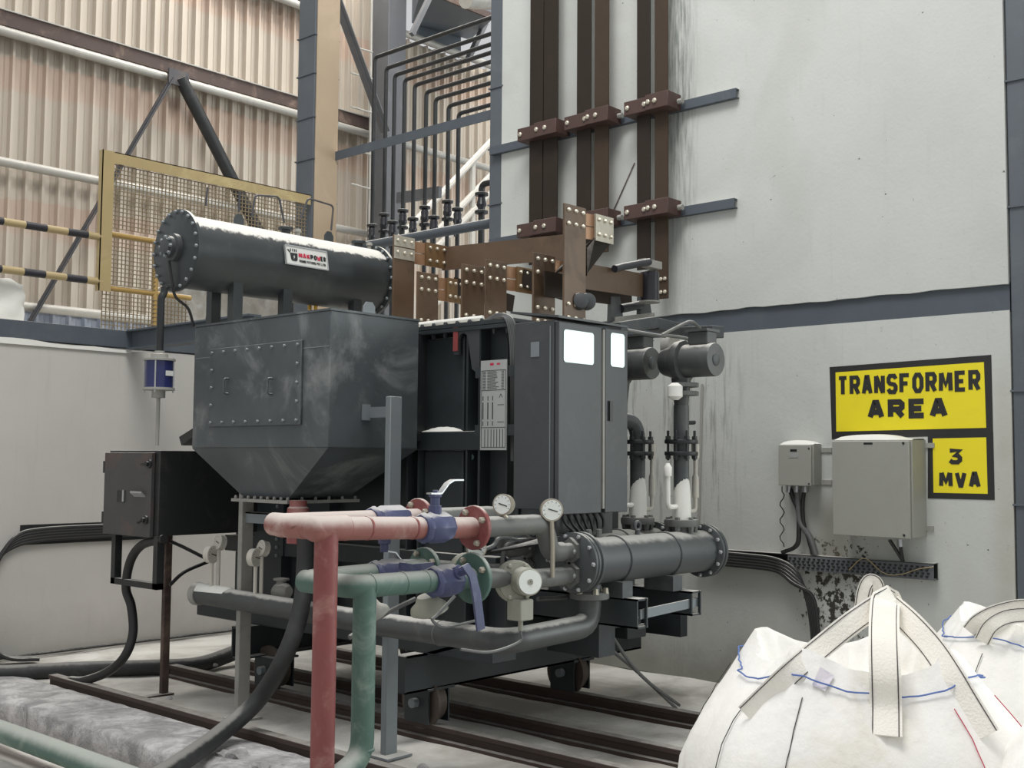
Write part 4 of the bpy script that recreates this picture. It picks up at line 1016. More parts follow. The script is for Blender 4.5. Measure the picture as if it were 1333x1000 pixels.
MB().cyl((PX1, yq, zz - .16), (PX1 + .1, yq, zz - .155), .014, 8).build('side_cock', 'black_steel', r1)
PX2 = at(830, 620, Y=4.14).x
t2, yp2, zc2 = pump(PX2 + .02, 4.14, (849, 473), 'left-hand oil pump with round motor beside the cabinet', 0, 0, 1.2, True)
r2 = riser(PX2, 4.14, zc_top, at(825, 548, Y=4.14).z, 'elbowed riser pipe from rear cooler, beside the cabinet', True)
# bent cable tray arm and fittings over the pumps
t = thing('pump_bracket', 'grey sheet metal bracket with cables spanning above both pumps', 'bracket', at(870, 420, X=5.9))
a, b, c = at(848, 425, Y=4.3), at(882, 432, Y=4.0), at(930, 446, Y=3.75)
a, b, c = at(850, 428, X=5.95), at(884, 432, X=5.95), at(936, 438, X=5.95)
a, b, c = V(5.6, 4.45, 2.46), V(5.9, 4.2, 2.44), V(6.0, 3.82, 2.38)
for (p, q) in ((at(800, 428, Y=4.3), at(850, 420, Y=4.3)), (at(850, 422, Y=4.3), at(893, 432, Y=4.3)), (at(893, 434, Y=4.2), at(935, 432, Y=3.9))):
    MB().bar(p, q, .1, .075).build('tray_section', 'cooler_paint', t, bev=.004)
for pts in ([(862, 436), (885, 424), (898, 419), (908, 424), (916, 436)], [(860, 436), (890, 440), (898, 445), (890, 460), (886, 466)], [(936, 432), (928, 436), (926, 450), (925, 456)], [(816, 430), (850, 436), (866, 438)]):
    MB().tube(spline([at(x, y, Y=3.92) for x, y in pts], 5), .011, 7).build('flex_cable', 'pipe_grey', t)
p0, p1 = at(848, 448, Y=4.2), at(880, 452, Y=4.2)
m = MB(); m.lathe(at(868, 452, Y=4.12), (0, -1, 0), [(0, .075), (.06, .075)], 20); m.build('dusty_flange', 'dusty_steel', t)

# ================================================================== COOLING WATER PIPEWORK
def valve_body(mb, p, d, r=.062, L=.17):
    return mb.lathe(Vector(p) - Vector(d) * L / 2, d, [(0, r * .86), (.012, r * .98), (.028, r * .98), (.034, r * .88), (.045, r * .88), (.06, r), (L - .03, r), (L - .012, r * .9), (L, r * .8)], 8)
def disc(parent, p, d, r, mat, th=.024, nb=4):
    f = flange(MB(), p, d, r, th, 28).build('flange', mat, parent)
    boltring(MB(), Vector(p) - Vector(d).normalized() * th / 2, -Vector(d), r * .76, nb, .016, .022, .5).build('flange_bolts', 'gauge_case', f, kind='stuff')
    return f
PR = .05
Y1, Y2 = 3.8, 4.14
# red
e0 = at(425, 690, Y=Y1); e1 = at(617, 687, Y=Y1)
xr = e0.x; zr0, zr1 = at(425, 688, Y=Y1).z, at(617, 687, Y=Y1).z
t = thing('red_pipe', 'red water pipe with two blue lever valves, rising from the floor', 'pipe', (xr, Y1, -.14))
MB().tube([(xr, Y1, -.14), (xr, Y1, zr0)], PR, 20).build('standpipe', 'red_clean', t)
r = MB(); r.tube([(xr - .02, Y2, zr0 + .005), (xr - .02, Y1 - .0, zr0), (e1.x, Y1, zr1)], PR, 20, .06); r.build('near_branch', 'red_paint', t)
x2 = at(545, 665, Y=Y2).x
MB().tube([(xr - .02, Y1 + .1, zr0), (xr - .02, Y2, zr0), (x2, Y2, zr1 + .03)], PR, 20, .08).build('rear_branch', 'red_paint', t)
MB().lathe((xr - .1, Y1 - .001, zr0 - .001), (1, 0, 0), [(0, .02), (.012, .044), (.03, .052), (.2, .054)], 20).build('end_cap', 'red_paint', t)
for px in (448, 476, 535):
    p = at(px, 687, Y=Y1); MB().lathe((p.x, Y1, zr0 + (zr1 - zr0) * (p.x - xr) / (e1.x - xr)), (1, 0, 0), [(0, .0515), (.003, .053), (.009, .053), (.012, .0515)], 20).build('weld_bead', 'red_clean', t)
disc(t, (e1.x, Y1, zr1), (1, 0, 0), .105, 'red_clean'); disc(t, (x2, Y2, zr1 + .03), (1, 0, 0), .1, 'red_clean')
p = at(566, 686, Y=Y1); vb = valve_body(MB(), (p.x, Y1, zr1 + .01), (1, 0, 0), .072, .18).build('valve', 'blue_paint', t, label='blue ball valve')
MB().lathe((p.x, Y1, zr1 + .06), (0, 0, 1), [(0, .03), (.05, .03), (.05, .022), (.085, .022), (.09, .03), (.1, .03), (.105, .012), (.12, .012)], 8).build('valve_stem', 'blue_paint', vb)
z = zr1 + .165
MB().ribbon([(p.x - .04, Y1, z), (p.x + .03, Y1, z), (p.x + .075, Y1, z + .045), (p.x + .11, Y1, z + .06), (p.x + .17, Y1, z + .06)], [V(0, .016, 0)] * 5, .007).build('lever', 'lever_steel', vb)
p = at(505, 674, Y=Y2); vb = valve_body(MB(), (p.x, Y2, zr0 - .005), (1, 0, 0), .075, .22).build('valve', 'blue_paint', t, label='blue ball valve')
MB().lathe((p.x - .02, Y2, zr0 - .05), (0, 0, -1), [(0, .03), (.06, .03), (.065, .02), (.1, .02)], 8).build('valve_stem', 'blue_paint', vb)
z = zr0 - .145
MB().ribbon([(p.x - .02, Y2, z), (p.x + .04, Y2, z - .01), (p.x + .08, Y2, z - .05), (p.x + .2, Y2, z - .055)], [V(0, .016, 0)] * 4, .007).build('lever', 'lever_steel', vb)
# green
g0 = at(475, 763, Y=Y1); g1 = at(615, 757, Y=Y1); gz = g0.z; gz1 = at(600, 754, Y=Y1).z
t = thing('green_pipe', 'green water pipe with two blue valves beside the red pipe', 'pipe', (g0.x, Y1, -.14))
MB().tube([(g0.x - .75, Y1 - .12, at(468, 990, Y=Y1).z - .1), (g0.x - .16, Y1 - .02, at(468, 990, Y=Y1).z - .05), (g0.x, Y1, at(468, 990, Y=Y1).z + .01), (g0.x, Y1, gz)], PR, 20, .12).build('standpipe', 'green_paint', t)
r = MB(); r.tube([(g0.x - .06, Y2, gz), (g0.x - .06, Y1, gz), (g1.x, Y1, gz1)], PR, 20, .07); r.build('near_branch', 'green_paint', t)
x2 = at(553, 738, Y=Y2).x
MB().tube([(g0.x - .06, Y1 + .1, gz), (g0.x - .06, Y2, gz), (x2, Y2, gz1 + .02)], PR, 20, .08).build('rear_branch', 'green_paint', t)
for px in (480, 522, 551):
    p = at(px, 760, Y=Y1); MB().lathe((p.x, Y1, gz + (gz1 - gz) * (p.x - g0.x) / (g1.x - g0.x)), (1, 0, 0), [(0, .0515), (.003, .053), (.009, .053), (.012, .0515)], 20).build('weld_bead', 'green_paint', t)
p = at(470, 978, Y=Y1); MB().lathe((g0.x, Y1, p.z), (0, 0, 1), [(0, .0515), (.003, .053), (.009, .053), (.012, .0515)], 20).build('weld_bead', 'green_paint', t)
disc(t, (g1.x, Y1, gz1), (1, 0, 0), .12, 'green_paint'); disc(t, (x2, Y2, gz1 + .02), (1, 0, 0), .105, 'green_paint')
p = at(578, 760, Y=Y1); vb = valve_body(MB(), (p.x, Y1, gz1), (1, 0, 0), .075, .17).build('valve', 'blue_paint', t, label='blue ball valve')
MB().lathe((p.x + .03, Y1, gz1 + .02), (.1, -1, .35), [(0, .035), (.07, .035), (.075, .022), (.11, .022)], 8).build('valve_stem', 'blue_paint', vb)
MB().ribbon([(p.x + .01, Y1 - .12, gz1 + .08), (p.x + .05, Y1 - .13, gz1 + .03), (p.x + .08, Y1 - .13, gz1 - .06), (p.x + .11, Y1 - .13, gz1 - .22)], [V(.02, 0, .006), V(.02, 0, .008), V(.024, 0, .006), V(.024, 0, .004)], .012).build('lever', 'blue_paint', vb)
p = at(505, 752, Y=Y2); vb = valve_body(MB(), (p.x, Y2, gz + .0), (1, 0, 0), .07, .2).build('valve', 'blue_paint', t, label='blue ball valve')
MB().ribbon([(p.x, Y2 - .08, gz + .04), (p.x + .06, Y2 - .1, gz + .03), (p.x + .2, Y2 - .1, gz + .03)], [V(0, .0, .018)] * 3, .01).build('lever', 'blue_paint', vb)
# grey inlet and outlet pipes to the coolers
def inlet(Y, xa, za, dz, label, drop):
    x1 = 4.70 if Y == Y1 else 4.74
    zb_ = 1.075 + dz; t = thing('inlet_pipe', label, 'pipe', (xa, Y, min(za, zb_) - .05), 'grey pipes between flanges and coolers')
    if drop: MB().tube([(xa + .012, Y, za), (x1 - .24, Y, za), (x1 - .19, Y, zb_), (x1 - .1, Y, zb_)], PR, 20, .11).build('pipe', 'pipe_grey', t)
    else: MB().tube([(xa + .012, Y, za), (x1 - .3, Y, zb_ + .0), (x1 - .1, Y, zb_)], PR * .95, 20, .1).build('pipe', 'pipe_grey', t)
    return t
inlet(Y1, e1.x, zr1, .062, 'grey elbow pipe from red flange into the near cooler', True)
inlet(Y2, at(545, 665, Y=Y2).x, zr1 + .03, .062, 'grey pipe from rear red flange to the rear cooler', True)
inlet(Y1, g1.x, gz1, -.062, 'grey pipe from green flange through flow indicator to near cooler', False)
inlet(Y2, x2, gz1 + .02, -.062, 'grey pipe from rear green flange to the rear cooler', False)
# bottom oil header running along the machine
t = thing('oil_header', 'long grey oil header pipe low along the machine with elbow', 'pipe', (4.2, 5.2, .6))
zz = .735; YE = 3.82; xe = 4.86
MB().tube([(4.2, 6.45, zz), (4.2, 4.7, .715), (4.2, YE, .72), (xe, YE, .735), (xe, YE, .95)], .062, 22, .12).build('pipe', 'pump_paint', t)
MB().lathe((4.2, 6.45, zz), (0, 1, 0), [(0, .07), (.05, .075), (.07, .05)], 16).build('end_cap', 'dusty_steel', t)
dm = MB(); dm.lathe((4.2, 6.1, zz + .012), (0, 1, .0), [(0, .02), (.05, .055), (.38, .06), (.42, .05)], 16); dm.build('dust_drift', 'weathered_white', t, kind='stuff')
MB().lathe((xe, YE, .875), (0, 0, 1), [(0, .1), (.004, .105), (.03, .105), (.036, .06)], 12).build('flange', 'pipe_grey', t)
b = MB()
for i in range(6):
    a = i * math.pi / 3; b.lathe((xe + .085 * math.cos(a), YE + .085 * math.sin(a), .905), (0, 0, 1), [(0, .018), (.03, .014)], 6)
b.build('flange_bolts', 'gauge_case', t, kind='stuff')
ym = at(575, 825, X=4.2).y
for y in (ym,): MB().lathe((4.2, y, .716), (0, 1, 0), [(0, .063), (.003, .066), (.012, .063)], 22).build('weld_bead', 'pipe_grey', t)
# thermometers and gauges
def gauge(px, py, Y, r, d, label, stem=None, X=None, case='gauge_case', dialr=.86, dial='dial_white'):
    c = at(px, py, Y=Y) if X is None else at(px, py, X=X); d = Vector(d).normalized()
    t = thing('dial_gauge', label, 'gauge', c - V(0, 0, r), 'dial gauges')
    MB().lathe(c - d * .035, d, [(0, r * .8), (.004, r * .95), (.03, r * .95), (.034, r), (.045, r), (.046, r * dialr)], 28).build('case', case, t)
    f = MB().lathe(c + d * .008, d, [(0, r * dialr), (.0035, r * dialr)], 28).build('dial', dial, t)
    u = d.cross(V(0, 0, 1)).normalized(); w_ = V(0, 0, 1)
    MB().bar(c + d * .0125 - u * r * .5 - w_ * r * .15, c + d * .0125 + u * r * .35 + w_ * r * .1, .005, .002, d).build('needle', 'ink', f)
    tk = MB()
    for i in range(9):
        a = math.radians(-120 + 30 * i); q = u * math.sin(a) + w_ * math.cos(a); tk.bar(c + d * .0122 + q * r * .66, c + d * .0122 + q * r * .78, .0025, .001, d)
    tk.build('scale_marks', 'ink', f)
    if stem:
        pts = [c - V(0, 0, r * .9)] + [Vector(s) for s in stem]
        MB().tube(pts, .012, 8).build('stem', case, t)
    return c
FV = V(-.74, -.67, 0)
p = at(655, 655, Y=Y1); gauge(655, 657, Y1 - .02, .052, (-.95, -.3, .05), 'round dial gauge on the grey pipe left of cabinet foot', [(p.x, Y1 - .02, zr1 + .04)])
p = at(718, 664, Y=Y1 - .06); gauge(718, 664, Y1 - .06, .058, (-.6, -.8, 0), 'brightest round dial gauge standing before the cabinet corner', [(p.x + .01, Y1 - .06, 1.18), (p.x + .01, Y1 - .06, 1.02)])
gauge(620, 714, Y1 + .1, .05, (-.6, -.8, 0), 'small round dial gauge just below the red flange', [at(616, 740, Y=Y2 - .1), at(610, 755, Y=Y2)])
for px, py, pz, lb in ((285, 706, 780, 'dusty upright gauge behind the header, second from left'), (341, 714, 775, 'dusty thermometer head right of the grey frame post')):
    p = at(px, py, X=4.22); gauge(px, py, None, .05, (-.97, .1, .2), lb, [(4.22, p.y, p.z - .12), (4.22, p.y, .76)], X=4.22, case='gauge_dust', dial='gauge_dust')
for px, py, lb in ((276, 722, 'dusty disc gauge seen edge-on at the far end of header'), (333, 726, 'dusty disc gauge seen edge-on behind the thermometer head')):
    p = at(px, py, X=4.18); gauge(px, py, None, .056, (.3, -.95, 0), lb, [(4.18, p.y, p.z - .12), (4.18, p.y, .76)], X=4.18, case='gauge_dust', dial='gauge_dust')
m = MB(); c = at(366, 765, X=4.35)
m.lathe(c + V(0, .05, -.03), (0, -1, .1), [(0, .04), (.03, .055), (.1, .05), (.13, .03)], 14); m.lathe(c, (0, 0, 1), [(0, .03), (.04, .03), (.045, .05), (.055, .05), (.06, .02)], 12)
m.build('drain_valve', 'dusty_steel', label='dust-covered drain valve on the header behind the hose', cat='valve')

# flow indicators
def flow(px, py, Y, r, label, full=True):
    c = at(px, py, Y=Y); d = V(-.45, -.89, .05).normalized()
    t = thing('flow_indicator', label, 'flow meter', c - V(0, 0, r), 'flow indicators')
    MB().lathe(c + d * -.05, d, [(0, r * .8), (.02, r), (.05, r), (.055, r * .92), (.07, r * .92)], 28).build('body', 'flow_body', t)
    boltring(MB(), c + d * .02, d, r * .84, 6, .012, .014).build('body_bolts', 'flow_body', t, kind='stuff')
    if full:
        q = c + V(.035, -.0, -.0)
        MB().lathe(q + d * .02, d, [(0, r * .72), (.03, r * .66), (.09, r * .64), (.096, r * .56)], 28).build('window_ring', 'flow_body', t)
        f = MB().lathe(q + d * .1, d, [(0, r * .56), (.02, r * .56)], 28).build('dial', 'dial_white', t)
        MB().lathe(q + d * .119, d, [(0, r * .14), (.004, r * .14)], 12).build('hub', 'flow_body', f)
        MB().bar(q + d * .123, q + d * .123 + V(.025, 0, .03), .005, .002, d).build('needle', 'ink', f)
        z0 = c.z - r - .08
        MB().box((c.x - .045, c.y - .07, z0), (c.x + .05, c.y + .02, c.z - r + .02)).build('junction_box', 'flow_body', t, bev=.006)
        MB().cyl((c.x, c.y - .03, z0), (c.x, c.y - .03, z0 - .05), .012, 8).build('gland', 'flow_body', t)
        MB().tube(spline([(c.x, c.y - .03, z0 - .05), (c.x - .02, c.y - .04, z0 - .1), (c.x - .2, c.y - .02, z0 - .13), (c.x - .38, c.y, z0 - .1)]), .007, 6).build('cable', 'rubber_grey', t)
    return c
flow(672, 757, Y1 - .04, .103, 'round flow indicator with white dial under the two gauges')
flow(608, 742, Y2 - .1, .085, 'half hidden flow indicator behind the green flange', False)
MB().tube(spline([at(592, 776, Y=3.7), at(570, 800, Y=3.72), at(563, 808, Y=3.72), at(580, 816, Y=3.74), at(620, 808, Y=3.74)]), .007, 6).build('loose_cable', 'rubber_grey', label='thin loose grey cable looping under the green valve', cat='cable')
c = at(555, 790, Y=3.9)
t = thing('flow_switch', 'grey round valve body hanging below the green branch pipe', 'valve', c - V(0, 0, .08))
MB().lathe(c + V(0, 0, .05), (.3, 0, -1), [(0, .045), (.03, .06), (.05, .085), (.075, .09), (.09, .06)], 20).build('body', 'flow_body', t)
c = at(478, 792, Y=3.95)
MB().lathe(c + V(0, .0, .03), (.4, -.2, -1), [(0, .04), (.03, .05), (.05, .075), (.07, .08), (.085, .05)], 18).build('rear_valve_bonnet', 'dusty_steel', label='dusty round valve bonnet behind the green standpipe', cat='valve')
for k, pts in enumerate(([(612, 720), (640, 712), (655, 700), (700, 712)], [(655, 770), (655, 720), (668, 705), (700, 703)], [(700, 780), (745, 777), (775, 770)], [(455, 830), (500, 800), (540, 780)])):
    lb = ['thin cable arching behind the small gauge', 'grey hose arch behind the two gauges', 'grey conduit low behind the flow indicator', 'thin cable rising behind the green standpipe'][k]
    MB().tube(spline([at(x, y, Y=4.1) for x, y in pts]), .012, 8).build('loose_cable', 'rubber_grey', label=lb, cat='cable')
for k, pts in enumerate(([(768, 808), (790, 840), (830, 875), (880, 922)], [(785, 797), (798, 830), (835, 880), (884, 918)])):
    zs = [None] * 4; P = [at(x, y, Y=4.1 - .05 * k) for x, y in pts[:3]] + [at(*pts[3], Z=.03)]
    MB().tube(spline(P), .011, 8).build('drop_cable', 'rubber_grey', label=('left' if k == 0 else 'right') + ' grey cable dropping to the floor right of the trolley wheel', cat='cable')
# ================================================================== COPPER BUSBARS
XB = 5.15
def row_bolts(mb, x0, x1, y, zs, n=3, r=.013):
    for z in zs:
        for i in range(n): mb.bolt((x0 + (x1 - x0) * (i + .5) / n, y, z), (0, -1, 0), r, .016)
def palm(px0, py, px1, label, tinned=False):
    a = at(px0, py, X=XB); b = at(px1, py, Y=a.y); y = a.y; z1 = a.z; x1 = b.x
    t = thing('terminal_palm', label, 'busbar', ((XB + x1) / 2, y, 2.402), 'upright copper terminal palms on the tank lid')
    box('palm_plate', (XB, y, 2.402), (x1, y + .014, z1), 'copper_bar', t, bev=.002)
    bm_ = MB(); row_bolts(bm_, XB, x1, y, (z1 - .035, z1 - .115, 2.44, 2.52)); bm_.build('bolts', 'bolt', t, kind='stuff')
    if tinned:
        box('tinned_pad', (XB + .002, y - .004, z1 - .075), (x1 - .002, y, z1 - .003), 'tinned', t)
        box('tinned_pad', (XB + .002, y - .004, z1 - .16), (x1 - .002, y, z1 - .083), 'tinned', t)
    return y, z1, x1
pal = {}
for k, (px0, py, px1, lb, tn) in enumerate([
    (513, 305, 540, 'tall copper terminal plate farthest left, with silvery top pads', True), (544, 353, 571, 'short copper terminal plate, leftmost of the short ones', False),
    (602, 343, 631, 'short copper terminal plate, left one of the middle pair', False), (633, 337, 660, 'short copper terminal plate, right one of the middle pair', False),
    (695, 328, 723, 'short copper terminal plate just left of the tallest near one', False), (735, 264, 763, 'tallest copper terminal plate, nearest the cabinet', False)]):
    pal[k] = palm(px0, py, px1, lb, tn)
def link(k, pxa, pxb, pxc, label, mat='copper_plate', dz0=.01, dz1=.165):
    """bright flexible link from a palm and the bolted bar end beyond it"""
    y, z1, x1 = pal[k]; xa, xb, xc = at(pxa, 330, Y=y).x, at(pxb, 330, Y=y).x, at(pxc, 330, Y=y).x
    t = thing('flexible_link', label, 'busbar link', ((x1 + xc) / 2, y, z1 - dz1), 'flexible copper links')
    zm = z1 - (dz0 + dz1) / 2
    for (za, zb_) in ((zm + .003, z1 - dz0), (z1 - dz1, zm - .003)):
        n = 8; pts = [(x1 - .06 + (xb - x1 + .1) * i / n, y + .016 + .03 * math.sin(math.pi * i / n), (za + zb_) / 2) for i in range(n + 1)]
        MB().ribbon(pts, [V(0, 0, (zb_ - za) / 2)] * (n + 1), .014).build('laminated_strap', 'copper_bright', t)
    e = box('bar_end', (xb, y + .008, z1 - dz1 - .005), (xc, y + .022, z1 - dz0 + .003), mat, t)
    bm_ = MB(); row_bolts(bm_, xb, xc, y + .008, (z1 - dz0 - .03, z1 - dz1 + .035), r=.012); bm_.build('bolts', 'bolt', e, kind='stuff')
    return xb, xc, y, z1 - dz1, z1 - dz0
L1 = link(0, 540, 556, 583, 'flexible copper link at the far left tall terminal')
link(1, 571, 584, 604, 'flexible copper link at the leftmost short terminal')
link(3, 660, 675, 698, 'flexible copper link right of the middle terminals')
link(4, 723, 736, 760, 'flexible copper link just left of the tallest terminal')
L6 = link(5, 763, 777, 800, 'flexible copper link with silvery bar end on tallest terminal', 'tinned', .015, .17)
# long bar from the first link across to the near side
t = MB(); a = V(L1[1] - .02, L1[2] + .03, (L1[3] + L1[4]) / 2 - .01); b = V(5.82, 4.62, a.z - .01)
t.bar(a, b, .014, .165); t.build('cross_bar', 'copper_bar', label='long brown copper bar spanning level behind the short terminals', cat='busbar')
# bar from the near side to the wall riser
a = at(762, 362, Y=4.3); b = V(at(838, 372, Y=4.4).x, 4.4, at(838, 372, Y=4.4).z)
t = MB(); t.bar(V(5.2, pal[5][0] + .03, a.z), b, .014, .155); t.build('cross_bar', 'copper_bar', label='brown copper bar from the tallest terminal toward the black sleeve', cat='busbar')
t = MB(); t.bar(V(5.2, 4.44, a.z - .045), b + V(.05, .14, -.05), .014, .15); t.build('cross_bar', 'copper_dark', label='dark copper bar just behind and below the sleeved bar', cat='busbar')
# folded bar below the tinned end
y6 = L6[2]; c1, c2 = L6[1], L6[0]
t = MB(); z = L6[3]
t.prism([(c1, y6 + .015, z + .01), (c2 - .0, y6 + .015, z + .01), (c2 - .07, y6 + .02, z - .23), (c2 - .07, y6 + .02, z - .06)][::-1], (0, .014, 0))
t.prism([(c2 + .0, y6 + .02, z), (c1, y6 + .02, z), (c2 - .06, y6 + .24, z - .16), (c2 - .1, y6 + .24, z - .2)], (0, 0, .012))
t.build('folded_bar', 'copper_dark', label='folded dark copper strip under the silvery bar end', cat='busbar')
for k, (px, py) in enumerate(((590, 372), (680, 362))):
    p = at(px, py, X=5.5); MB().bar(p, p + V(.5, -.1, -.08), .014, .12).build('cross_bar', 'copper_dark', label=['dark copper bar behind the leftmost short terminal', 'dark copper bar angling behind the middle terminals'][k], cat='busbar')
# black sleeved bushing and support insulators at the bar end
p = b
t = thing('sleeve_joint', 'black sleeved joint and insulator posts at the copper bar end', 'insulator', (p.x, p.y, 2.45))
MB().lathe((p.x + .04, p.y - .02, p.z - .1), (0, 0, 1), [(0, .05), (.005, .062), (.19, .062), (.2, .05)], 20).build('sleeve', 'insulator', t)
MB().lathe((p.x + .04, p.y - .02, p.z - .11), (0, 0, 1), [(0, .07), (.01, .07)], 20).build('sleeve_ring', 'dusty_steel', t)
q = at(820, 345, Y=4.3)
MB().tube([at(800, 350, Y=4.3), at(812, 347, Y=4.3), at(845, 341, Y=4.3)], .024, 12).build('upper_insulator', 'insulator', t)
MB().box(at(840, 336, Y=4.3), at(852, 352, Y=4.36)).build('clamp', 'dusty_steel', t)
MB().tube([at(808, 402, Y=4.5), at(834, 397, Y=4.5)], .03, 12).build('lower_insulator', 'insulator', t)
for px in (802, 840): MB().prism([at(px - 6, 386, Y=4.5), at(px + 5, 386, Y=4.5), at(px + 10, 418, Y=4.5), at(px - 7, 418, Y=4.5)], (0, .03, 0)).build('support_strut', 'cooler_paint', t)
MB().bar(at(800, 416, Y=4.5), at(850, 410, Y=4.5), .03, .03).build('base_strip', 'dusty_steel', t)
# cable and clutter on the tank lid
t = MB(); t.tube(spline([(TX0 - .04, 5.3, 2.425), (TX0 - .02, 5.0, 2.43), (TX0 - .05, 4.8, 2.425), (TX0 - .02, 4.6, 2.43)]), .016, 8); t.build('lid_hose', 'weathered_white', label='dust-white hose lying along the front edge of the tank lid', cat='hose')
p = at(590, 395, X=5.6); box('lid_box', (5.6, p.y - .12, 2.402), (5.85, p.y + .2, 2.56), 'weathered_white', label='white box on the tank lid behind the copper terminals', cat='box', bev=.01)
p = at(588, 389, X=5.45); q = at(600, 391, X=5.45)
t = thing('screwdriver', 'yellow handled tool lying behind the leftmost short terminal', 'tool', p)
MB().cyl(at(582, 388, X=5.58), at(593, 390, X=5.58), .02, 12).build('handle', 'yellow_frame', t); MB().cyl(at(593, 390, X=5.58), at(602, 392, X=5.58), .026, 12).build('collar', 'cable_black', t)
for px, lb in ((747, 'left'), (757, 'right')):
    c = at(px + 6, 394, Y=4.26); MB().lathe(c, (-.6, -.8, .1), [(0, .05), (.03, .052), (.06, .045), (.07, .02)], 18).build('conduit_fitting', 'cabinet_paint', label=lb + ' round grey fitting peeping over the cabinet roof', cat='fitting')
t = thing('lid_vents', 'small brass cocks on dusty fittings beneath the conservator', 'fitting', at(410, 402, X=4.9))
for px in (403, 411):
    c = at(px, 398, X=4.9); MB().lathe(c - V(0, 0, .03), (0, 0, 1), [(0, .012), (.04, .012), (.045, .02), (.055, .008)], 8).build('brass_cock', 'brass', t)
MB().lathe(at(408, 408, X=4.92), (0, 0, 1), [(-.04, .12), (-.02, .12), (.0, .05), (.012, .04)], 20).build('dusty_fitting', 'dusty_steel', t)

# risers on the wall
XR = 7.2
def rz(py, px): return at(px, py, X=XR).z
ris = []
for i, (xa, xb, yb, mat, lb) in enumerate([(690, 707, 345, 'copper_dark', 'first copper riser from the left on the wall'), (708, 726, 345, 'copper_dark', 'second copper riser from the left on the wall'), (751, 769, 330, 'copper_dark', 'third copper riser from the left on the wall'),
                                   (774, 792, 330, 'copper_mid', 'fourth copper riser from the left on the wall'), (829, 846, 352, 'copper_dark', 'fifth copper riser from the left, the dark one of the right pair'), (852, 869, 390, 'copper_mid', 'rightmost copper riser on the wall, reaching lowest')]):
    y1, y0 = at(xa, 60, X=XR).y, at(xb, 60, X=XR).y; z0 = rz(yb, xa)
    o = box('copper_riser', (XR, y0, z0), (XR + .014, y1, 9), mat, label=lb, cat='busbar', group='vertical copper risers', bev=.003)
    ris.append((y0, y1, z0))
    if i == 5:
        b = MB()
        for z in (z0 + .05, z0 + .15):
            for u in (.2, .5, .8): b.bolt((XR, y0 + (y1 - y0) * u, z), (-1, 0, 0), .016, .016)
        b.build('bolts', 'bolt', o, kind='stuff')
for j, zc in enumerate((4.345, 3.525)):
    for k in range(3):
        (a0, a1, _), (b0, b1, _) = ris[2 * k], ris[2 * k + 1]
        t = thing('busbar_clamp', '%s brown busbar clamp on the %s pair of wall risers' % (('upper', 'lower')[j], ('left', 'middle', 'right')[k]), 'clamp', (XR, (a1 + b0) / 2, zc - .06), 'brown insulating clamps')
        if k == 1 and j == 1: pass
        box('clamp_block', (XR - .075, a0 - .035, zc - .055), (XR + .075, a1 + .07, zc + .055), 'clamp_brown', t, bev=.004)
        box('clamp_block', (XR - .1, b0 - .07, zc - .06), (XR + .02, b1 + .02, zc + .06), 'clamp_brown', t, bev=.004)
        box('clamp_back', (XR + .02, b0 - .07, zc - .06), (XR + .08, b1 + .02, zc + .06), 'clamp_brown', t, bev=.004)
        b = MB()
        for y in (a0 + .0, a1 + .035): b.bolt((XR - .075, y, zc), (-1, 0, 0), .02, .016)
        for y in (b0 + .05, b1 - .01): b.bolt((XR - .1, y, zc), (-1, 0, 0), .02, .016)
        b.build('bolts', 'bolt', t, kind='stuff')
        MB().cyl((XR + .04, b0 - .07, zc), (XR + .04, b0 - .11, zc), .022, 8).build('stud_nut', 'dusty_steel', t)
a = at(829, 210, X=XW - .02); MB().cyl(at(826, 212, X=XW - .02), at(796, 280, X=XW - .02), .004, 6).build('stay_rod', 'girt_rust', label='thin rod leaning on the wall between the middle and right risers', cat='rod')

MB().cyl(at(914, 500, X=7.325), at(909, 690, X=7.325), .009, 8).build('wall_conduit', 'dusty_steel', label='thin pale vertical conduit on the wall beside the right-hand pump', cat='conduit')

# ================================================================== PAINTED SIGN
XS = XW
t = thing('wall_sign', 'black and yellow painted wall sign reading TRANSFORMER AREA 3 MVA', 'sign', (XS, 3.13, 1.38))
NS = V(-1, 0, 0)
def quad(pts, d, mat, name, parent=t): return MB().prism([V(XS - d, p.y, p.z) for p in pts], (d, 0, 0)).build(name, mat, parent)
def sq(x0, y0, x1, y1, x2, y2, x3, y3): return [at(x0, y0, X=XS), at(x1, y1, X=XS), at(x2, y2, X=XS), at(x3, y3, X=XS)]
quad(sq(1080, 478, 1290.5, 462, 1293, 566, 1083, 572), .002, 'sign_black', 'border')
quad(sq(1208, 560, 1293, 562, 1295, 651, 1208, 649), .003, 'sign_black', 'border')
py_ = quad(sq(1088, 485, 1281, 471.5, 1284, 557, 1089, 562), .004, 'sign_yellow', 'yellow_panel')
ps_ = quad(sq(1214.5, 571, 1284, 569.5, 1286, 643, 1215.5, 641.5), .004, 'sign_yellow', 'yellow_panel')
def word(txt, x0, y0, x1, th, ybot, parent, gap=.2):
    """letters between two pixel columns, baseline at ybot, cap top at y0"""
    a = at(x0, ybot, X=XS); b = at(x1, ybot, X=XS); h = at(x0, y0, X=XS).z - a.z
    letters(MB(), txt, V(XS - .004, a.y, a.z), V(0, -1, 0), V(0, 0, 1), NS, a.y - b.y, h, th, gap).build('lettering', 'sign_black', parent)
word('TRANSFORMER', 1091, 490, 1277, .027, 515.5, py_, .16)
word('AREA', 1130, 521, 1234, .037, 546, py_, .22)
word('3', 1235, 584, 1253, .027, 604.5, ps_)
word('MVA', 1223, 613.5, 1277, .026, 634.5, ps_, .2)

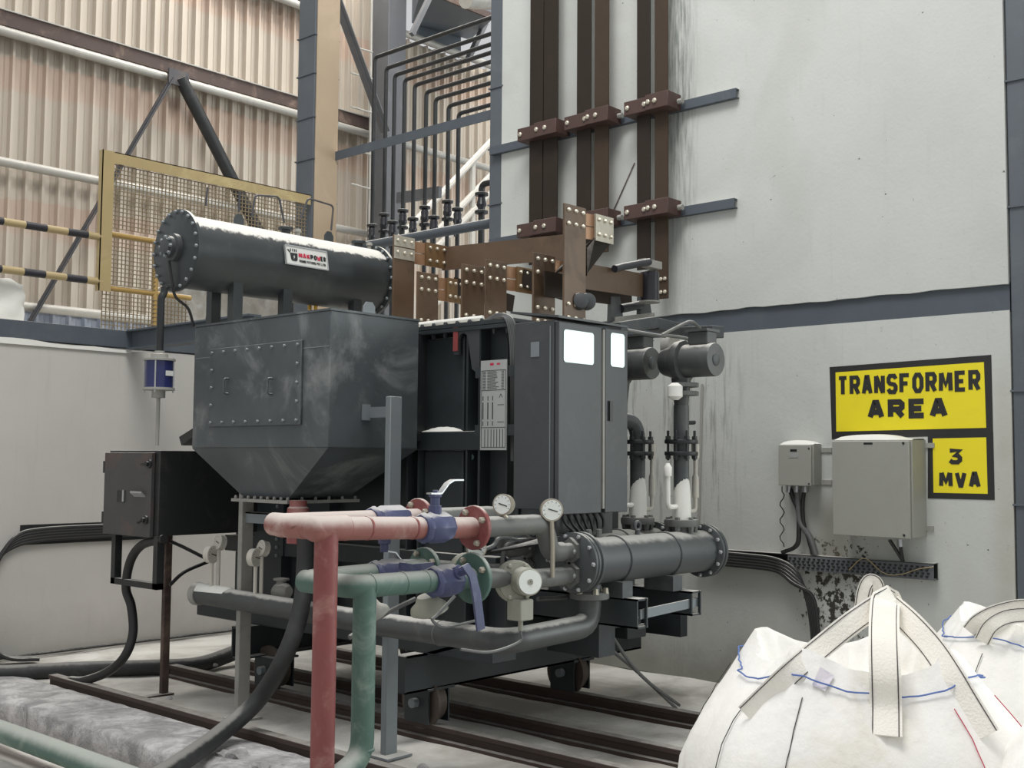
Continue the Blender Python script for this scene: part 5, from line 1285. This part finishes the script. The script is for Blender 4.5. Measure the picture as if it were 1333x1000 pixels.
# ================================================================== WALL BOXES AND TRAY
a, b = at(1083, 572, X=7.1), at(1187, 702, X=7.1)
t = thing('junction_box', 'large grey metal wall box beside the painted sign', 'junction box', (7.22, (a.y + b.y) / 2, b.z))
box('body', (7.125, b.y - .0, b.z + .005), (XW, a.y, a.z - .005), 'box_grey', t, bev=.004)
d = box('door', (7.1, b.y + .01, b.z), (7.122, a.y + .002, a.z - .012), 'box_grey', t, bev=.005)
dm = MB(); n = 14
ring = []
for i in range(n + 1):
    y = a.y - (a.y - b.y) * i / n; z = a.z + .03 * max(0, math.sin(math.pi * min(1, i / n * 1.25))) ** .5
    ring.append([(7.125, y, a.z - .006), (7.15, y, z), (XW - .03, y, z + .006), (XW, y, a.z - .006)])
dm.add([q for r in ring for q in r], [(i * 4 + k, i * 4 + k + 1, (i + 1) * 4 + k + 1, (i + 1) * 4 + k) for i in range(n) for k in range(3)])
dm.build('dust_heap', 'weathered_white', t, kind='stuff', smooth=60)
p = at(1130, 577.5, X=7.1); MB().box((7.098, p.y - .03, p.z - .006), (7.1, p.y + .03, p.z + .006)).build('badge', 'ink', d)
for px, py in ((1176, 577), (1177, 697)):
    p = at(px, py, X=7.1); MB().cyl((7.1, p.y, p.z), (7.096, p.y, p.z), .008, 10).build('lock', 'black_steel', d)
for px, py in ((1210, 688), (1211, 580)):
    p = at(px, py, X=XW); MB().box((XW - .012, p.y - .03, p.z - .016), (XW, p.y + .03, p.z + .016)).build('fixing_ear', 'box_grey', t)
for pts in ([(1158, 703), (1176, 731)], [(1171, 703), (1175, 731)]):
    MB().tube([at(*pts[0], X=7.2), at(*pts[1], X=7.28)], .012, 8).build('cable_tail', 'cable_black', t)
MB().cyl(at(1171, 702, X=7.2), at(1172, 712, X=7.2), .018, 10).build('gland', 'lever_steel', t)

a, b = at(1013, 578, X=7.2), at(1056, 633, X=7.2)
t = thing('junction_box', 'small grey wall box with cables hanging out below', 'junction box', (7.27, (a.y + b.y) / 2, b.z))
box('body', (7.22, b.y - .008, b.z + .004), (XW, a.y, a.z - .004), 'box_grey', t, bev=.004)
d = box('door', (7.2, b.y, b.z), (7.217, a.y, a.z - .008), 'box_grey', t, bev=.004)
p = at(1033, 586.5, X=7.2); MB().box((7.198, p.y - .025, p.z - .008), (7.2, p.y + .025, p.z + .008)).build('badge', 'ink', d)
p = at(1033, 592, X=7.2); MB().box((7.197, p.y - .035, p.z - .02), (7.2, p.y + .035, p.z + .014)).build('label_window', 'name_plate', d)
for py in (584, 630):
    p = at(1053, py, X=7.2); MB().cyl((7.2, p.y, p.z), (7.197, p.y, p.z), .006, 8).build('lock', 'black_steel', d)
for py in (586, 628):
    p = at(1078, py, X=XW); MB().box((XW - .01, p.y - .03, p.z - .016), (XW, p.y + .05, p.z + .016)).build('fixing_ear', 'box_grey', t)
dm = MB(); ring = []
for i in range(n + 1):
    y = a.y - (a.y - b.y + .008) * i / n; z = a.z + .026 * math.sin(math.pi * i / n) ** .5
    ring.append([(7.22, y, a.z - .005), (7.24, y, z), (XW - .02, y, z), (XW, y, a.z - .005)])
dm.add([q for r in ring for q in r], [(i * 4 + k, i * 4 + k + 1, (i + 1) * 4 + k + 1, (i + 1) * 4 + k) for i in range(n) for k in range(3)])
dm.build('dust_heap', 'weathered_white', t, kind='stuff', smooth=60)
for k, (px, pts, r_, mt) in enumerate(((1027, [(1027, 633), (1033, 650), (1039, 665), (1040, 690), (1037, 710), (1018, 719)], .017, 'cable_black'), (1037, [(1037, 633), (1039, 655), (1042, 680), (1055, 700), (1062, 722)], .02, 'rubber_grey'), (1048, [(1048, 633), (1045, 655), (1046, 680), (1052, 700), (1058, 722)], .014, 'cable_black'))):
    MB().tube(spline([at(x, y, X=7.28) for x, y in pts]), r_, 9).build('cable_tail', mt, t)
    MB().cyl(at(px, 632, X=7.28), at(px, 641, X=7.28), .022, 10).build('gland', 'lever_steel', t)
P = [at(1018, 633, X=7.3)] + [at(1018 + 3 * math.sin(i * 1.3), 640 + i * 4.5, X=7.3) for i in range(17)]
MB().tube(P, .004, 5).build('earth_wire', 'cable_black', t)

# perforated cable tray
zt0 = .965; t = thing('cable_tray', 'perforated grey cable tray fixed low on the wall', 'cable tray', (7.3, 3.6, .86))
def tray(y0, y1):
    m = MB(); m.box((7.27, y0, zt0), (XW, y1, zt0 + .006)); m.box((7.27, y0, zt0 - .1), (XW, y1, zt0 - .094)); m.box((7.327, y0, zt0 - .1), (7.333, y1, zt0)); return m
tray(2.945, 4.6).build('tray', 'black_steel', t)
sl = MB(); ys = 2.97
k = 0
while ys < 3.95:
    for j in range(4): sl.box((7.262, ys + (.01 if j % 2 else 0), zt0 - .026 - j * .02), (7.268, ys + .016 + (.01 if j % 2 else 0), zt0 - .012 - j * .02))
    ys += .036
sl.build('perforations', 'cable_black', t, kind='stuff', smooth=0)
m = MB(); m.box((7.268, 2.945, zt0 - .1), (7.272, 3.97, zt0)); m.build('front_plate', 'far_steel', t)
cb = thing('cable_bundle', 'black cable bundle leaving the tray and curving down behind the bags', 'cable', (7.26, 3.9, .3))
for i in range(5):
    o = .02 * i
    pts = [V(7.25, 4.75, .95 - o), V(7.25, 4.3, .945 - o), V(7.25, 4.05, .93 - o), V(7.25 - .01 * i, 3.9, .86 - o), V(7.24, 3.82 - .012 * i, .7), V(7.24, 3.78 - .012 * i, .5), V(7.24, 3.76 - .012 * i, .2), V(7.22, 3.74 - .012 * i, .02)]
    MB().tube(spline(pts), .014, 8).build('cable', 'cable_black', cb)
MB().tube(spline([at(x, y, X=7.26) for x, y in ((1105, 742), (1125, 727), (1150, 746), (1172, 748), (1195, 741), (1215, 738))]), .003, 5).build('yellow_wire', 'ochre_frame', label='thin yellowish wire draped along the cable tray', cat='wire')
# cable run on the left wall
t = thing('cable_bundle', 'dusty black cable run along the left wall bending to the floor', 'cable', (4.3, 9.06, .0))
for i in range(5):
    o = .022 * i; P = [V(5.6, 9.07, 1.03 - o), V(5.0, 9.07, 1.03 - o), V(4.4, 9.07, 1.02 - o), V(4.2 - .01 * i, 9.07, .97 - o), V(4.06 - .012 * i, 9.05, .8 - o * .5), V(3.97 - .014 * i, 9.04, .55), V(3.98 - .014 * i, 9.03, .25), V(4.08, 9.0 - o, .06), V(4.3, 8.9 - o, .03)]
    MB().tube(spline(P), .017, 8).build('cable', 'cable_black', t)
m = MB(); m.box((4.24, 9.085, .9), (5.6, 9.095, 1.06)); m.build('backing_tray', 'black_steel', t)

# ================================================================== BULK BAGS
from mathutils import noise as NZ
def bag(center, yaw, R, H, seed, label, top=None):
    cx, cy = center; t = thing('bulk_bag', label, 'bag', (cx, cy, 0), 'white bulk bags')
    n = 96; prof = [(0.0, .80), (.06, .90), (.16, .97), (.3, 1.01), (.45, 1.02), (.58, 1.0), (.68, .96), (.76, .9), (.83, .82), (.89, .72), (.94, .64), (.98, .58), (1.0, .55)]
    vs = []; fs = []
    def point(a, h, k, inner=0):
        aa = a - yaw; ex = 3.4; c_, s_ = math.cos(aa), math.sin(aa)
        sup = 1 / ((abs(c_) ** ex + abs(s_) ** ex) ** (1 / ex))
        rr = R * k * (1 + (sup - 1) * .8)
        corner = (sup - 1) / .2
        p = V(cx + rr * math.cos(a), cy + rr * math.sin(a), H * h)
        q = V(math.cos(a) * 2.2, math.sin(a) * 2.2, h * 2.2 + seed)
        wr = NZ.noise(q * 1.6) * .035 + NZ.noise(V(math.cos(a) * 9, math.sin(a) * 9, h * 2 + seed)) * .018 * (.4 + h)
        p += V(math.cos(a), math.sin(a), 0) * wr
        if h > .8: p.z += max(0, corner) * .10 * ((h - .8) / .2) + NZ.noise(V(a * 2, seed, 0)) * .03 * ((h - .8) / .2)
        return p
    for (h, k) in prof:
        for i in range(n): vs.append(point(2 * math.pi * i / n, h, k))
    rim = len(prof) - 1
    for (h, k, dz) in ((1.0, .52, -.02), (.95, .46, -.05), (.9, .4, -.02), (.88, .25, .02), (.89, .08, .0)):
        for i in range(n):
            p = point(2 * math.pi * i / n, h, k); p.z += dz; vs.append(p)
    m = len(prof) + 5
    for r_ in range(m - 1):
        for i in range(n): j = (i + 1) % n; fs.append((r_ * n + i, r_ * n + j, (r_ + 1) * n + j, (r_ + 1) * n + i))
    fs.append(tuple(range((m - 1) * n, m * n))); fs.append(tuple(range(n - 1, -1, -1)))
    body = MB().add(vs, fs); o = body.build('sack_body', 'bag_cloth', t, smooth=75)
    tree = BVHTree.FromPolygons([Vector(v) for v in vs], [f for f in fs if len(f) == 4])
    # hem stitching round the rim and seams down the sides
    hem = MB(); st = []
    for i in range(0, n + 1):
        p = point(2 * math.pi * i / n, .945, .642); q = V(p.x - cx, p.y - cy, 0).normalized(); st.append(p + q * .012)
    hem.tube(st, .0028, 5); hem.build('hem_stitch', 'thread_blue', t)
    for k, a in enumerate([yaw + math.pi / 4 + .12 + i * math.pi / 2 for i in range(4)] + [yaw + math.pi / 4 - .35 + i * math.pi / 2 for i in range(4)]):
        st = []
        for h in [.05 + .85 * u / 48 for u in range(49)]:
            kk = [p for p in zip(prof[:-1], prof[1:]) if p[0][0] <= h <= p[1][0]][0]; f = (h - kk[0][0]) / (kk[1][0] - kk[0][0]); rr = kk[0][1] + f * (kk[1][1] - kk[0][1])
            p = point(a, h, rr); st.append(p + V(math.cos(a), math.sin(a), 0) * .008)
        MB().tube(st, .0017, 5).build('seam_stitch', 'thread_red' if k in (2, 6) else 'thread_black', t)
    return t, tree, point
def hit(tree, px, py, off=.018):
    d = ray(px, py).normalized(); loc, nrm, i, dist = tree.ray_cast(CAM, d)
    if loc is None: return None
    return loc - d * off
def strap(t, tree, pix, wpx, depth_free, name='lifting_strap'):
    """strap centre given in pixels; on the sack where the sight line meets it, else at its own distance"""
    P = []; last = None
    for (px, py, free) in pix:
        p = hit(tree, px, py)
        if p is None or (free and free < (p - CAM).dot(ROT @ V(0, 0, 1))): d = ray(px, py); p = CAM + d * ((free or last) / d.dot(ROT @ V(0, 0, 1)))
        last = (p - CAM).dot(ROT @ V(0, 0, 1)); P.append(p)
    P = spline(P, 6); S = []
    fw = ROT @ V(0, 0, 1)
    for i, p in enumerate(P):
        tg = (P[min(i + 1, len(P) - 1)] - P[max(i - 1, 0)]).normalized()
        s = tg.cross((p - CAM).normalized()).normalized(); S.append(s * wpx / 2)
    o = MB().ribbon(P, S, .005).build(name, 'strap_web', t, smooth=50)
    for sg in (-1, 1):
        MB().tube([p + s * .8 * sg - (p - CAM).normalized() * .004 for p, s in zip(P, S)], .0018, 4).build('strap_stitch', 'thread_black', o)
    return o
d0 = ray(1112, 900); d0 = V(d0.x, d0.y, 0).normalized()
c0 = CAM + d0 * 4.15
t, tree, pf = bag((c0.x, c0.y), math.atan2(d0.y, d0.x) + .30, .56, .93, 2.0, 'large white woven bulk bag in front, with lifting straps gathered on top')
strap(t, tree, [(972, 932, 0), (1000, 905, 0), (1035, 872, 3.72), (1075, 838, 3.74), (1110, 810, 3.8), (1148, 784, 3.92)], .075, 4)
strap(t, tree, [(1153, 958, 0), (1153, 920, 3.54), (1152, 880, 3.56), (1151, 840, 3.64), (1151, 805, 3.78), (1153, 781, 3.9), (1158, 790, 4.02), (1164, 812, 4.05)], .095, 4)
strap(t, tree, [(1284, 958, 0), (1258, 915, 0), (1235, 876, 3.66), (1212, 842, 3.7), (1185, 812, 3.8), (1158, 788, 3.93)], .085, 4)
strap(t, tree, [(1118, 815, 4.35), (1121, 790, 4.35), (1125, 768, 4.35), (1132, 756, 4.35), (1141, 760, 4.36), (1142, 776, 4.38), (1132, 800, 4.4)], .05, 4)
tg = [hit(tree, x, y, .008) for x, y in ((1068, 868), (1086, 880), (1074, 900), (1057, 892))]
if all(tg): MB().prism(tg, ray(1070, 885).normalized() * .004).build('sewn_tag', 'bag_tag', t, label='small printed sewn tag')
d1 = ray(1352, 900); d1 = V(d1.x, d1.y, 0).normalized(); c1 = CAM + d1 * 5.25
t, tree, pf = bag((c1.x, c1.y), math.atan2(d1.y, d1.x) + .2, .55, .93, 7.0, 'white bulk bag behind the front one at the right edge')
strap(t, tree, [(1262, 822, 4.55), (1275, 808, 4.5), (1300, 796, 4.5), (1335, 790, 4.5), (1370, 800, 4.5)], .06, 4)
strap(t, tree, [(1278, 835, 4.5), (1290, 815, 4.45), (1312, 803, 4.45), (1345, 800, 4.45)], .06, 4)
d2 = ray(1532, 980); d2 = V(d2.x, d2.y, 0).normalized(); c2 = CAM + d2 * 3.75
bag((c2.x, c2.y), math.atan2(d2.y, d2.x) + .25, .5, .9, 11.0, 'white bulk bag only just entering at the bottom right corner')
